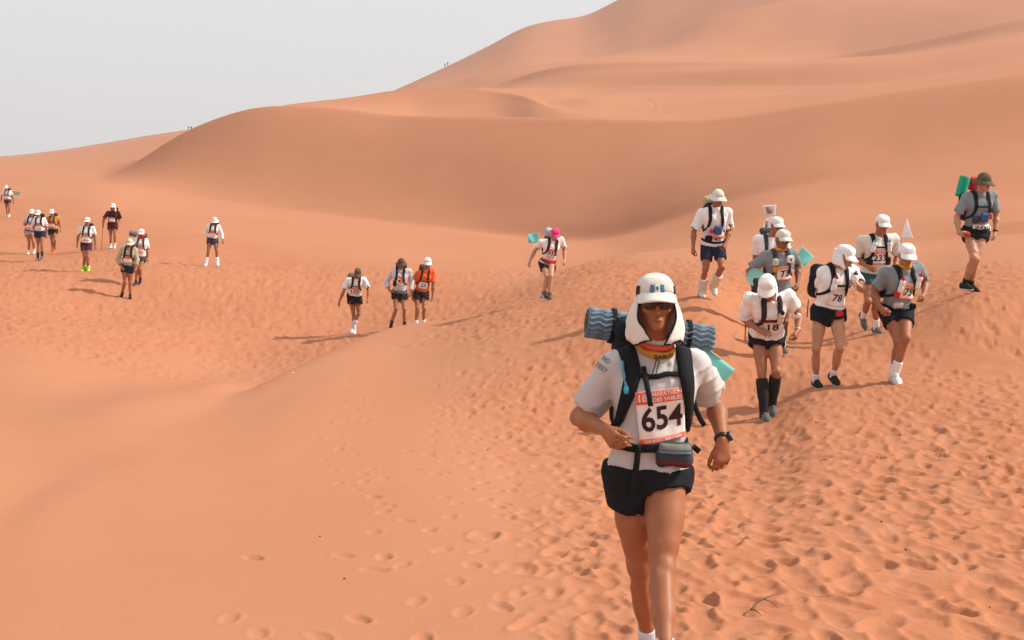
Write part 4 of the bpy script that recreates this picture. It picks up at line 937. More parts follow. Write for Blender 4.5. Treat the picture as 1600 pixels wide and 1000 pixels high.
PEOPLE = dict(
 lead=dict(seed=1, Y=5.98, S=1.63, hs=.94, crown=1.10, peak=.076, tiltcap=.46, flapin=46, fold=.009, res=.0078, skin=0, label='woman runner in white flapped cap and grey tee wearing bib 654, nearest of all runners',
   pel=(1012, 738), neck=(1022, 549, -.03), head=(1024, 477, -.10), shA=(959, 573, -.02), shB=(1085, 570, .03), elA=(905, 652, 1), wrA=(946, 672, -1), haA=(962, 692, -1), palmA=(.9, -.1, -.1), curlA=58,
   elB=(1117, 628, 1), wrB=(1129, 689, -1), haB=(1129, 730, -1), palmB=(-.2, -1, 0), curlB=50, knA=(999, 884, 1), anA=(1013, 1000, 1), knB=(1035, 886, -1), anB=(1039, 1024, -1), ftA=(-4, 12), ftB=(2, 0), yaw=2, face=(0, 3), roll=0,
   shirt=GREY, ease=.020, sleeve=.78, cuff=.078, hem=.03, wr=.010, shorts=BLACK, short=.36, shortA=.40, shortB=.26, thigh=1.13, calf=1.14, sflare=.108, sock=SO('sock', .17, lambda: c('pale_sock', (.60, .62, .66)), .006), shoe=WHSHOE, cap=('cap', OFFW), glasses=1, flap=lambda: c('cream_cloth', (.70, .64, .57)), flapshape=(60, .130), flaplen=.215),
 r18=dict(seed=2, Y=15.2, S=1.70, res=.0125, skin=1, label='runner with bib 18 looking down, in white tee and black knee-high gaiters',
   pel=(1198, 524), neck=(1204, 466, -.28), head=(1199, 448, -.40), shA=(1172, 467, -.24), shB=(1233, 462, -.22), elA=(1162, 497, 1), wrA=(1186, 516, -1), haA=(1198, 520, -1), palmA=(.3, -.3, -1), elB=(1249, 495, 1), wrB=(1246, 517, -1), haB=(1243, 529, -1),
   knA=(1190, 582, -1), anA=(1194, 646, -1), knB=(1213, 580, -1), anB=(1206, 632, 1), ftA=(8, 0), ftB=(5, 22), yaw=5, face=(-18, 48), shirt=WHITE, ease=.028, sleeve=.85, cuff=.095, hem=.03, wr=.012, shorts=BLACK, short=.36, sock=SO('gaiter', .86, lambda: c('black_gaiter', (.020, .018, .018)), .010), shoe=GRSHOE, cap=('cap', WHITE), flap=WHITE, flapshape=(75, .10), flaplen=.16),
 r78=dict(seed=3, Y=15.9, S=1.72, res=.0125, skin=2, label='runner in white tee holding a bottle with both hands above bib 78',
   pel=(1294, 486), neck=(1308, 416, -.10), head=(1319, 401, -.20), shA=(1286, 425, -.10), shB=(1333, 423, .02), elA=(1279, 459, 1), wrA=(1318, 451, -1), haA=(1331, 446, -1), palmA=(.5, .2, .9), elB=(1347, 452, -1), wrB=(1343, 447, -1), haB=(1337, 440, -1), palmB=(-1, .1, .2), curlB=60,
   knA=(1275, 544, -1), anA=(1275, 594, 1), knB=(1313, 542, -1), anB=(1302, 586, 1), ftA=(4, 0), ftB=(8, 12), yaw=22, face=(50, 28), shirt=WHITE, ease=.02, sleeve=.68, cuff=.075, hem=.05, shorts=BLACK, short=.34, sock=SO('sock', .22), shoe=c and BLKSHOE, cap=('cap', WHITE), flap=WHITE, flapshape=(70, .095), flaplen=.15),
 r75=dict(seed=4, Y=15.9, S=1.70, res=.0125, skin=1, label='runner with bib 75 in grey-blue tee, black shorts and white shoes',
   pel=(1400, 485), neck=(1412, 420, -.14), head=(1416, 399, -.24), shA=(1383, 426, -.14), shB=(1434, 418, -.02), elA=(1366, 459, 1), wrA=(1375, 480, -1), haA=(1382, 489, -1), elB=(1446, 444, 1), wrB=(1444, 459, -1), haB=(1442, 469, -1),
   knA=(1403, 533, -1), anA=(1396, 586, 1), knB=(1416, 528, -1), anB=(1398, 582, 1), ftA=(12, 0), ftB=(6, 30), yaw=14, face=(8, 24), shirt=SLATE, ease=.022, sleeve=.70, cuff=.082, hem=.06, shorts=BLACK, short=.50, sflare=.10, sock=SO('gaiter', .32, WHITE, .012), shoe=WHSHOE, cap=('cap', WHITE), scarf=YELLOW),
 r233=dict(seed=5, Y=19.6, S=1.73, res=.0135, skin=1, label='runner in pale tee and sunglasses with bib 233, behind bib 75',
   pel=(1366, 428), neck=(1372, 369, -.10), head=(1378, 351, -.18), shA=(1347, 376, -.08), shB=(1397, 373, -.02), elA=(1341, 406, 1), wrA=(1357, 417, -1), elB=(1402, 402, 1), wrB=(1398, 420, -1), knA=(1356, 470, -1), anA=(1350, 495, 1), knB=(1368, 472, -1), anB=(1369, 512, 1), ftA=(15, 55), ftB=(10, 0), yaw=10, face=(18, 20),
   shirt=OFFW, ease=.024, sleeve=.78, cuff=.08, hem=.02, shorts=lambda: c('dark_teal_cloth', (.03, .07, .08)), short=.48, sock=SO('sock', .36), shoe=GRSHOE, cap=('cap', WHITE), glasses=1),
 r73=dict(seed=6, Y=18.6, S=1.72, res=.0135, skin=3, label='runner with bib 73 and yellow scarf, behind the runner with bib 18',
   pel=(1216, 454), neck=(1219, 393, -.12), head=(1223, 375, -.20), shA=(1195, 401, -.10), shB=(1238, 396, -.06), elA=(1170, 424, 1), wrA=(1176, 446, -1), elB=(1247, 419, 1), wrB=(1246, 443, -1), knA=(1209, 504, -1), anA=(1208, 546, 1), knB=(1226, 504, -1), anB=(1222, 542, 1), yaw=10, face=(22, 12),
   shirt=SLATE, ease=.026, sleeve=.78, cuff=.088, hem=.02, shorts=BLACK, short=.45, sock=SO('sock', .22), shoe=GRSHOE, cap=('cap', OFFW), scarf=YELLOW),
 rback=dict(seed=7, Y=21.4, S=1.74, res=.014, skin=1, label='runner mostly hidden behind bib 73, with two white flags on the pack',
   pel=(1204, 426), neck=(1205, 369, -.10), head=(1213, 353, -.18), shA=(1183, 375, -.06), shB=(1226, 373, -.06), elA=(1180, 402, 1), wrA=(1184, 424, -1), elB=(1231, 402, 1), wrB=(1230, 424, -1), knA=(1198, 472, -1), anA=(1198, 512, 1), knB=(1213, 472, -1), anB=(1211, 508, 1), yaw=5, face=(25, 14),
   shirt=WHITE, sleeve=.75, cuff=.08, hem=.02, shorts=BLACK, short=.5, cap=('cap', WHITE), glasses=1),
 r45=dict(seed=8, Y=22.7, S=1.76, res=.0135, skin=0, label='runner in white tee, tight navy shorts and tall cream gaiters, alone on the right slope',
   pel=(1114, 382), neck=(1118, 324, -.12), head=(1122, 309, -.20), shA=(1096, 333, -.08), shB=(1137, 332, -.06), elA=(1084, 362, 1), wrA=(1083, 387, -1), elB=(1139, 360, 1), wrB=(1134, 381, -1), knA=(1102, 421, -1), anA=(1096, 456, 1), knB=(1128, 418, -1), anB=(1115, 447, 1), ftA=(6, 0), ftB=(6, 25), yaw=4, face=(20, 18),
   shirt=WHITE, ease=.026, sleeve=.85, cuff=.085, hem=-.01, wr=.010, shorts=NAVY, short=.66, sease=.010, sflare=.085, sock=SO('gaiter', .60, lambda: c('cream_gaiter', (.66, .58, .48)), .022), shoe=WHSHOE, cap=('hat', OFFW)),
 rgreen=dict(seed=9, Y=20.4, S=1.79, res=.0135, skin=2, label='tall runner in olive sun hat with a green roll on the pack',
   pel=(1524, 363), neck=(1531, 301, -.12), head=(1538, 285, -.20), shA=(1510, 309, -.10), shB=(1551, 306, -.02), elA=(1495, 339, 1), wrA=(1498, 364, -1), haA=(1508, 367, -1), elB=(1557, 337, 1), wrB=(1555, 363, -1), knA=(1521, 402, -1), anA=(1507, 443, 1), knB=(1525, 405, -1), anB=(1516, 445, 1), ftA=(18, 0), ftB=(30, 10), yaw=14, face=(22, 14),
   shirt=SLATE, ease=.024, sleeve=.80, cuff=.082, hem=.09, shorts=BLACK, short=.34, sock=SO('sock', .20, BLKSHOE), shoe=BLKSHOE, cap=('hat', OLIVE)),
 r332=dict(seed=10, Y=30.0, S=1.64, res=.014, skin=2, label='runner in a hot pink cap with bib 332 and a teal flag on the pack',
   pel=(855, 411), neck=(864, 375, -.16), head=(867, 366, -.26), shA=(846, 378, -.12), shB=(877, 375, -.08), elA=(835, 393, 1), wrA=(828, 408, -1), elB=(882, 392, 1), wrB=(882, 407, -1), knA=(854, 431, -1), anA=(850, 461, 1), knB=(861, 432, -1), anB=(858, 463, 1), ftA=(-28, 0), ftB=(22, 0), yaw=12, face=(14, 35),
   shirt=WHITE, sleeve=.7, cuff=.08, hem=.0, shorts=BLACK, short=.55, sock=SO('gaiter', .22, GRSHOE, .012), shoe=GRSHOE, cap=('cap', PINK)),
 rcamo=dict(seed=11, Y=35.6, S=1.68, res=.017, skin=1, label='runner in olive cap and white tee with swinging arms and lilac gaiters, in the dip',
   pel=(553.5, 461), neck=(557, 434, -.20), head=(559, 427, -.30), shA=(543.5, 438, -.14), shB=(569.5, 437, -.12), elA=(536.5, 456, 1), wrA=(530.5, 471, -1), elB=(576, 455, 1), wrB=(575, 468, -1), knA=(552, 489, -1), anA=(553.5, 517, 1), knB=(561, 491, -1), anB=(550, 513, 1), ftA=(8, 0), ftB=(0, 15), yaw=6, face=(10, 35),
   shirt=WHITE, sleeve=.72, cuff=.085, hem=.03, shorts=BLACK, short=.52, sflare=.12, sock=SO('gaiter', .55, lambda: c('lilac_white_cloth', (.62, .60, .66)), .014), shoe=WHSHOE, cap=('cap', OLIVE), scarf=RED),
 rbrim=dict(seed=12, Y=34.7, S=1.73, res=.017, skin=1, label='runner in a brown sun hat and long sleeved pale shirt left of the orange shirt',
   pel=(624, 458), neck=(626, 421, -.12), head=(627, 412, -.18), shA=(613, 426, -.06), shB=(639.5, 424, -.06), elA=(604, 441, 1), wrA=(608, 453, -1), haA=(613, 457, -1), elB=(643, 441, 1), wrB=(641, 457, -1), knA=(619, 482, -1), anA=(611, 506, 1), knB=(632, 483, -1), anB=(632, 508, 1), ftA=(0, 30), ftB=(18, 0), yaw=6, face=(4, 20),
   shirt=lambda: c('pale_lilac_cloth', (.56, .55, .60)), sleeve=1.75, cuff=.062, hem=.02, shorts=BLACK, short=.5, sflare=.115, sock=SO('sock', .25, DGREY), shoe=BLKSHOE, cap=('hat', BROWN), scarf=None),
 rorange=dict(seed=13, Y=35.0, S=1.75, res=.017, skin=1, label='runner in a bright orange shirt and white cap next to the brown sun hat',
   pel=(658, 458), neck=(665, 422, -.12), head=(668, 411, -.20), shA=(653.5, 427, -.08), shB=(676, 424, -.04), elA=(642, 445, 1), wrA=(644, 463, -1), elB=(677, 445, 1), wrB=(676, 463, -1), knA=(652, 481, -1), anA=(650, 508, 1), knB=(663, 482, -1), anB=(661.5, 506, 1), ftA=(0, 0), ftB=(6, 10), yaw=8, face=(16, 24),
   shirt=ORANGE, sleeve=.82, cuff=.085, hem=.03, shorts=BLACK, short=.55, sflare=.115, sock=SO('gaiter', .28, WHITE, .012), shoe=WHSHOE, cap=('cap', WHITE)),
 rsolo=dict(seed=14, Y=47.8, S=1.70, res=.021, skin=3, label='runner in long white sleeves, purple-blue shorts and white gaiters, alone on the open sand',
   pel=(332, 374), neck=(334, 351, -.12), head=(335.5, 345.5, -.18), shA=(325.5, 353.5, -.06), shB=(342, 354, -.06), elA=(321, 364, 1), wrA=(328, 370, -1), elB=(346.5, 366, 1), wrB=(348.3, 376, -1), knA=(325.5, 392, -1), anA=(322, 412, 1), knB=(338.5, 392, -1), anB=(339.5, 412, 1), ftA=(0, 5), ftB=(20, 0), yaw=6, face=(8, 18),
   shirt=WHITE, sleeve=1.85, cuff=.062, hem=.03, shorts=lambda: c('purple_blue_cloth', (.06, .045, .11)), short=.45, sock=SO('gaiter', .50, WHITE, .020), shoe=WHSHOE, cap=('hat', WHITE)),
 rbeige=dict(seed=15, Y=39.8, S=1.73, res=.019, skin=0, label='runner in a wide pale brimmed hat, khaki long sleeves and navy shorts',
   pel=(199.5, 417), neck=(202, 386, -.12), head=(202.5, 380, -.2), shA=(191, 390, -.08), shB=(211, 390, -.06), elA=(184, 405, 1), wrA=(189, 417, -1), elB=(214, 406, 1), wrB=(212.5, 419, -1), knA=(195, 440, -1), anA=(190.5, 459, 1), knB=(203.5, 441, -1), anB=(203.5, 464, 1), ftA=(-4, 30), ftB=(8, 0), yaw=6, face=(4, 14),
   shirt=KHAKI, sleeve=1.7, cuff=.065, hem=.03, shorts=NAVY, short=.42, sock=SO('sock', .22, BROWN), shoe=c and BLKSHOE, cap=('hat', lambda: c('pale_green_cloth', (.55, .55, .42)))),
 rred=dict(seed=16, Y=41.5, S=1.70, res=.019, skin=1, label='runner with a red face scarf and white peaked cap carrying a rolled grey mat',
   pel=(219, 400), neck=(221, 371.5, -.14), head=(221, 365, -.22), shA=(212, 376, -.08), shB=(228.5, 376, -.06), elA=(209, 390, 1), wrA=(212, 401, -1), elB=(231, 390, 1), wrB=(231, 403, -1), knA=(214, 420, -1), anA=(212.5, 441, 1), knB=(219, 420, -1), anB=(219, 436, 1), ftA=(6, 0), ftB=(6, 30), yaw=6, face=(4, 14),
   shirt=WHITE, sleeve=.8, cuff=.08, hem=.02, shorts=DGREY, short=.5, sock=SO('sock', .2, BROWN), shoe=BLKSHOE, cap=('cap', WHITE), scarf=RED),
 rneon=dict(seed=17, Y=43.9, S=1.71, res=.019, skin=1, label='runner in neon yellow-green gaiters, white tee and tight maroon shorts',
   pel=(135, 382), neck=(136, 354, -.08), head=(136.5, 346.5, -.12), shA=(127, 357, -.04), shB=(145.5, 357, -.04), elA=(122, 370, 1), wrA=(120.5, 382, -1), elB=(148.5, 371, 1), wrB=(149, 384, -1), knA=(132, 401.5, -1), anA=(130.7, 420, 1), knB=(137.5, 401.5, -1), anB=(137.5, 420, 1), ftA=(-6, 0), ftB=(22, 0), yaw=2, face=(0, 8),
   shirt=WHITE, sleeve=.7, cuff=.082, hem=.04, shorts=PURPLE, short=.55, sease=.010, sflare=.09, sock=SO('gaiter', .24, NEON, .016), shoe=NEON, cap=('cap', WHITE)),
 rmaroon=dict(seed=18, Y=52.0, S=1.70, res=.021, skin=1, label='runner in a maroon shirt with a trekking pole, farthest back of the left trail group',
   pel=(176, 351), neck=(176.5, 329, -.08), head=(176.8, 323.5, -.14), shA=(168.5, 332.5, -.04), shB=(185, 332.5, -.04), elA=(162, 343, 1), wrA=(161, 353, -1), elB=(187.5, 342, 1), wrB=(185.5, 350, -1), knA=(173, 369, -1), anA=(173, 385, 1), knB=(179.5, 368, -1), anB=(179.5, 384, 1), ftA=(0, 0), ftB=(6, 10), yaw=0, face=(0, 10),
   shirt=MAROON, sleeve=.85, cuff=.085, hem=.03, shorts=MAROON, short=.5, sock=SO('sock', .3), shoe=WHSHOE, cap=('cap', WHITE), flap=WHITE, flapshape=(70, .10)),
 ramber=dict(seed=19, Y=52.4, S=1.69, res=.021, skin=1, label='runner in an amber singlet and white cap with orange shoes, right of the white pair',
   pel=(82.5, 359), neck=(82, 338, -.08), head=(81, 332.5, -.14), shA=(75, 341, -.04), shB=(90, 341, -.04), elA=(72, 350, 1), wrA=(74.5, 358, -1), elB=(93.5, 349, 1), wrB=(95, 358, -1), knA=(81, 376, -1), anA=(82.5, 394, 1), knB=(86, 375, -1), anB=(85.5, 389, 1), ftB=(6, 25), yaw=2, face=(8, 14),
   shirt=lambda: c('amber_cloth', (.62, .24, .05)), sleeve=.6, cuff=.08, hem=.04, shorts=BLACK, short=.5, sock=SO('sock', .2, ORSHOE), shoe=ORSHOE, cap=('cap', WHITE)),
 rwhite=dict(seed=20, Y=47.8, S=1.71, res=.021, skin=1, label='runner in white tee and navy shorts, front one of the close pair at far left',
   pel=(62, 363), neck=(61, 340, -.08), head=(59.5, 334.5, -.14), shA=(54, 343, -.06), shB=(69, 343, -.04), elA=(52, 354, 1), wrA=(55, 364, -1), elB=(73, 355, 1), wrB=(73, 367, -1), knA=(60, 383, -1), anA=(59, 404, 1), knB=(65.5, 382, -1), anB=(65.8, 400, 1), ftB=(8, 20), yaw=4, face=(-6, 14),
   shirt=WHITE, sleeve=.85, cuff=.085, hem=.03, shorts=NAVY, short=.5, sock=SO('sock', .45, DGREY), shoe=GRSHOE, cap=('cap', WHITE)),
 rpatt=dict(seed=21, Y=51.7, S=1.70, res=.021, skin=1, label='runner in pale shirt and pinkish shorts, half hidden behind another white cap',
   pel=(46, 361.5), neck=(49, 338, -.10), head=(50, 332.5, -.16), shA=(42, 341, -.06), shB=(56, 341, -.04), elA=(37.5, 350, 1), wrA=(42.5, 354, -1), elB=(58, 351, 1), wrB=(55, 358, -1), knA=(45.5, 378, -1), anA=(45, 394, 1), knB=(52, 378, -1), anB=(53.5, 392, 1), ftB=(8, 15), yaw=2, face=(0, 14),
   shirt=lambda: c('pale_lilac_cloth', (.56, .55, .60)), sleeve=.8, cuff=.08, hem=.03, shorts=lambda: c('pinkish_cloth', (.50, .24, .22)), short=.5, sock=SO('sock', .25), shoe=WHSHOE, cap=('cap', WHITE)),
 redge=dict(seed=22, Y=72.6, S=1.70, res=.025, skin=1, label='tiny distant runner in white cap with a pale green flag, at the left edge',
   pel=(12, 313), neck=(11, 298, -.08), head=(9.8, 293.5, -.14), shA=(5.5, 299.5, -.04), shB=(16.5, 299.5, -.04), elA=(2.5, 307, 1), wrA=(1.5, 314, -1), elB=(20, 307, 1), wrB=(21.5, 316, -1), knA=(10.5, 326, -1), anA=(12, 338, 1), knB=(14.5, 325, -1), anB=(14.5, 336, 1), ftB=(6, 20), yaw=2, face=(-4, 14),
   shirt=WHITE, sleeve=.75, cuff=.08, hem=.02, shorts=PURPLE, short=.45, sock=SO('sock', .2), shoe=WHSHOE, cap=('cap', WHITE)),
)
tp = time.time()
G = {n: build_person(sp) for n, sp in PEOPLE.items()}
print('people', round(time.time() - tp, 1), 's')

# ------------------------------------------------------------------ what the runners wear and carry
def add_pouch(g, name, x, u, w, hgt, d, m, roll=0):
    k = g['k']; p = torso_pt(g, x, .3, u); s = g['sh'].hit(p[None], -g['F'], .5)[0]; org = g['pack_org']; cc = s + g['F'] * d * .35
    f = Field(cc - max(w, hgt) * 1.0, cc + max(w, hgt) * 1.0, min(g['h'], .009)); X = rot(g['R'], g['F'], roll); Z = rot(g['U'], g['F'], roll)
    f.box(cc, (X, g['F'], Z), (w / 2, d / 2, hgt / 2), min(d * .42, w * .3), 0); f.wrinkle(.003, 45, g['sp']['seed'] + 31, 1); return f.obj(name, m(), g['pack'], org)
def strap_bottle(g, x, u, label, m=None, capm=None, L=.17, r=.031, roll=0, y=.03):
    p = torso_pt(g, x, .3, u); s = g['sh'].hit(p[None], -g['F'], .5)[0]; a = rot(g['U'] * .97 + g['F'] * .12, g['F'], roll)
    return add_bottle(g, s + g['F'] * (r + .012) - a * L * .5, a, label, m, capm, L, r)
def add_roll(g, a, b, r, m, label, strapm=None, cat='sleeping mat', name='sleeping_mat', waves=0, amp=.0, at=(.2, .8)):
    """rolled mat between two world points, egg-crate relief when waves > 0, spiral shown on its ends"""
    a = np.asarray(a, float); b = np.asarray(b, float); e = thing(name, label, cat, (a + b) / 2 - np.array([0, 0, r])); org = (a + b) / 2 - np.array([0, 0, r]); R_, U_, D_ = frame_of(b - a); L = np.linalg.norm(b - a)
    nt_, nl = (96, 150) if waves else (24, 12); V = []; F_ = []
    for i in range(nl):
        x = i / (nl - 1)
        for j in range(nt_):
            t = 2 * math.pi * j / nt_; w = amp * math.sin(waves * t + 1.7 * (2 / math.pi) * math.asin(math.sin(x * L / .030 * math.pi))) if waves else 0
            rr = r + w + (.006 * math.sin(t * 2 + 1) * (1 if waves else .6))
            V.append(a + (b - a) * x + (R_ * math.cos(t) + U_ * math.sin(t)) * rr - org)
    for i in range(nl - 1):
        for j in range(nt_): F_.append((i * nt_ + j, i * nt_ + (j + 1) % nt_, (i + 1) * nt_ + (j + 1) % nt_, (i + 1) * nt_ + j))
    F_.append(tuple(range(nt_))[::-1]); F_.append(tuple(range((nl - 1) * nt_, nl * nt_)))
    mesh_obj('foam_roll', V, F_, m(), e)
    for t in at if strapm else ():
        p = a + (b - a) * t - org; V, F_ = g_lathe(p - D_ * .009, p + D_ * .009, [(0, r - .01), (0, r + amp + .004), (1, r + amp + .004), (1, r - .01)], 32); mesh_obj('strap', V, F_, strapm(), e, smooth=False)
    for q, s in ((a, -1), (b, 1)):
        C = [q + s * D_ * .002 + (R_ * math.cos(t) + U_ * math.sin(t)) * (r * .12 + (r * .8) * t / 16) - org for t in np.linspace(0, 16, 90)]; V, F_ = g_tube(C, .0025, 4, 110); mesh_obj('roll_spiral', V, F_, M('foam_dark_edge', (.10, .09, .09)), e)  # dark spiral line drawn along the edge of the wound foam layers
    return e

# lead woman ------------------------------------------------------------------
g = G['lead']; b = g['body']; k = g['k']; sp = g['sp']; H, hR, hU, hF = g['H'], g['hR'], g['hU'], g['hF']; root = g['root']
add_bib(g, '654', cu=.525, cx=.016, w=.215, hgt=.235, roll=9, top='MARATHON|DES SABLES', bottom='DAR MAROC MARATHON')
add_pack(g, 'black backpack worn by the woman with bib 654', BLACK, (.14, .09, .23), .66, True, None, .885, True, .066, cw=.128, spread=1.14, wu=.245)
pk, po = g['pack'], g['pack_org']
def loose(name, pts, w, m=BLACK):
    C = catmull([p - root - po for p in pts], 14); V, F_ = g_ribbon(C, np.array([g['F']] * len(C)), w, .003); return mesh_obj(name, V, F_, m(), pk)
def front(px, py, off=.0):
    """point on her front surface seen at a photo pixel"""
    o = np.array([0, 0, CAM_H]); d = nrm(ray_pt(px, py, 6.0) - o); O = o + d * 5.2 - root; return g['sh'].hit(O[None], d, 1.2)[0] + root + np.array([0, -off, 0])
loose('loose_strap', [front(1005, 572, .014), front(1009, 595, .018), front(1013, 615, .022), front(1016, 633, .024)], .022)
loose('loose_strap', [front(997, 694, .02), front(995, 715, .022), front(992, 740, .02), front(988, 768, .03)], .026)
loose('loose_strap', [ray_pt(1083, 622, 5.98), ray_pt(1088, 640, 5.97), ray_pt(1094, 654, 5.97), ray_pt(1101, 665, 5.97)], .022)
loose('hip_buckle', [front(1082, 697, .0), ray_pt(1086, 700, 5.93), ray_pt(1093, 706, 5.93)], .024)
V, F_ = g_tube([front(974, 540, .02) - root - po, front(972, 565, .02) - root - po, front(975, 590, .018) - root - po, front(978, 602, .02) - root - po], .006, 8, 20); mesh_obj('drink_tube', V, F_, M('blue_tube', (.10, .30, .40), rough=.35), pk)
p = front(978, 601, .02) - root - po; V, F_ = g_lathe(p, p - np.array([0, 0, .035]), [(0, .006), (.2, .010), (.6, .012), (1, .009)], 10); mesh_obj('drink_valve', V, F_, M('blue_valve', (.05, .35, .55), rough=.35), pk)
# chest strings
for q in (0, 1):
    V, F_ = g_tube([front(1029 + q * 3, 540, .012) - root, front(1024 + q * 5, 565, .016) - root, front(1016 + q * 6, 592, .012) - root], .0022, 5, 16); mesh_obj('cap_string', V, F_, BLACK(), b)
# belt pouch
cc = front(1052, 708, .028) - root; e = thing('belt_pouch', 'grey and black belt pouch at the waist of the woman with bib 654', 'pouch', root + cc - np.array([0, 0, .06])); org = cc - np.array([0, 0, .06])
f = Field(cc - .14, cc + .14, .005); ax = (rot(g['R'], g['U'], -10), rot(g['F'], g['U'], -10), g['U']); f.box(cc, ax, (.078, .036, .054), .035, 0); f.wrinkle(.006, 38, 77, 1); f.obj('pouch_body', lambda: 0, e, org) if 0 else f.obj('pouch_body', DGREY(), e, org)
def on_pouch(nm, z0, z1, m, off):
    aa = np.linspace(-.066, .066, 22); bb = np.linspace(z0, z1, 4); O = np.array([cc + ax[0] * x + ax[2] * z + ax[1] * .12 for x in aa for z in bb]); Hh = f.hit(O, -ax[1], .25) + ax[1] * off; V, F_ = g_sheet(Hh.reshape(22, 4, 3) - org, .002); mesh_obj(nm, V, F_, m, e)
on_pouch('mesh_pocket', .022, .050, M('grey_mesh', (.16, .17, .15), rough=.7, var=.5, scale=160), .002); on_pouch('blue_piping', .012, .021, M('blue_piping', (.12, .22, .34)), .003); on_pouch('red_stripe', -.034, -.022, M('red_stripe', (.16, .012, .016)), .002)
# cap: flag patch, side vents, dark bindings of the neck flap
capo = g['cap']
def on_head(nm, x0, x1, z0, z1, m, parent, n=8, lift_=.003, ang=0.0):
    fw = rot(hF, hU, ang); rr = np.cross(fw, hU); rr = rr if np.dot(rr, hR) > 0 else -rr; o_ = H + hU * .048 * g['kh'] - hF * .012 * g['kh']; GG = np.zeros((n, n, 3)); rad = np.array([.087, .106, .088 * sp['crown']]) * g['kh']
    for i in range(n):
        for j in range(n):
            d = nrm(fw * .10 + rr * (x0 + (x1 - x0) * i / (n - 1)) + hU * (z0 + (z1 - z0) * j / (n - 1))); q = np.array([np.dot(d, hR), np.dot(d, hF), np.dot(d, hU)]); t = 1 / np.linalg.norm(q / rad)
            if nm_box is not None:
                O = (o_ + d * .2)[None]; t = np.linalg.norm(nm_box.hit(O, -d, .25)[0] - o_)
            GG[i, j] = o_ + d * (t + lift_)
    V, F_ = g_sheet(GG, .0015); return mesh_obj(nm, V, F_, m, parent)
nm_box = Field(H - .2, H + .24, .006); o_ = H + hU * .048 * g['kh'] - hF * .012 * g['kh']; nm_box.ell(o_, (hR, hF, hU), (.087 * g['kh'], .106 * g['kh'], .088 * g['kh'] * sp['crown']), 0); nm_box.box(o_ + hU * .028 * g['kh'] * sp['crown'] ** 2 + hF * .03 * g['kh'], (hR, hF, hU), (.074 * g['kh'], .062 * g['kh'], .054 * g['kh']), .042 * g['kh'], .03)
blue = M('flag_blue', (.07, .17, .28), rough=.8); whp = M('flag_white', (.62, .62, .58), rough=.8)
on_head('flag_patch', -.032, -.0125, .022, .060, blue, capo); on_head('flag_patch', -.0125, .0105, .022, .060, whp, capo); on_head('flag_patch', .0105, .030, .022, .060, blue, capo); on_head('flag_crest', -.007, .005, .034, .048, M('flag_crest', (.10, .18, .16)), capo, 6, .005)
for a in (-62, 62): on_head('side_vent', -.022, .022, -.002, .05, M('dark_vent', (.035, .015, .02)), capo, 8, .003, a)
fg = g['flapgrid']
for row in (fg[0], fg[-1], fg[:, -1]):
    V, F_ = g_tube(row, .0042, 6, 40); mesh_obj('flap_binding', V, F_, BLACK(), g['flap'])
# scarf at the throat
ring = g['N'] + g['U'] * .040 * k + g['F'] * .012
for i, (dz, rr, col, nm) in enumerate(((.022, .060, (.60, .57, .55), 'pale_scarf_fold'), (.004, .066, (.68, .10, .04), 'orange_scarf_fold'), (-.018, .072, (.48, .21, .03), 'amber_scarf_fold'))):
    V, F_ = g_torus(ring + g['U'] * dz + g['F'] * .010 * i, g['R'], nrm(g['F'] - g['U'] * .30), rr, rr * .95, .0155, 3 + i); mesh_obj('neck_scarf', V, F_, M(nm, col, rough=.85, var=.25, scale=60), b)
V2, F2, asp = text_mesh('SABLES'); a_ = V2[:, 0] / asp * 1.15
C = np.array([ring + g['U'] * -.018 + g['F'] * .020 + (g['R'] * math.sin(t + .25) + nrm(g['F'] - g['U'] * .30) * math.cos(t + .25)) * .0835 + g['U'] * v * .018 for t, v in zip(a_, V2[:, 1])]); mesh_obj('scarf_lettering', C, F2, M('scarf_ink', (.03, .02, .015)), b, smooth=False)
# sleeve writing on her right sleeve
S_, E_ = root + g['J']['SA'] * 0 + g['J']['SA'] - root, None
shirt = g['shirt']; f_ = g['sh']
def sleeve_text(t, px, py, ht, wd, roll):
    o = np.array([0, 0, CAM_H]); c0 = ray_pt(px, py, 5.4) - root; V2, F2, asp = text_mesh(t); X = rot(np.array([1.0, 0, 0]), [0, -1, 0], roll); Z = rot(np.array([0, 0, 1.0]), [0, -1, 0], roll); P_ = np.array([c0 + X * v[0] / asp * wd + Z * v[1] * ht for v in V2])
    d = nrm(ray_pt(px, py, 6) - o); Q = f_.hit(P_, d, 1.3) - d * .003; mesh_obj('sleeve_lettering', Q, F2, M('sleeve_ink', (.20, .17, .17)), shirt, smooth=False)
sleeve_text('NO', 947, 562, .022, .036, -38); sleeve_text('TEST', 939, 574, .020, .060, -38)
# wrist watch
J = g['J']; Wb = J['WB'] - root; wd = nrm(J['EB'] - J['WB']); cw_ = Wb + wd * .012; r1, r2, d3 = frame_of(wd)
V, F_ = g_torus(cw_, r1, r2, .0285, .0285, .011, 0, 28, 8); mesh_obj('watch_strap', V, F_, M('watch_black', (.015, .015, .016), rough=.4), b)
wn_ = nrm(np.array([.8, -.6, 0.1])); wn_ = nrm(wn_ - d3 * np.dot(wn_, d3)); V, F_ = g_lathe(cw_ + wn_ * .027, cw_ + wn_ * .044, [(0, .018), (.2, .021), (.8, .021), (1, .017)], 18); wf = mesh_obj('watch_case', V, F_, M('watch_case', (.03, .03, .032), rough=.3), b)
V, F_ = g_lathe(cw_ + wn_ * .0438, cw_ + wn_ * .0448, [(0, .015), (1, .014)], 18); mesh_obj('watch_face', V, F_, M('watch_glass', (.22, .23, .22), rough=.1, spec=.7), wf)
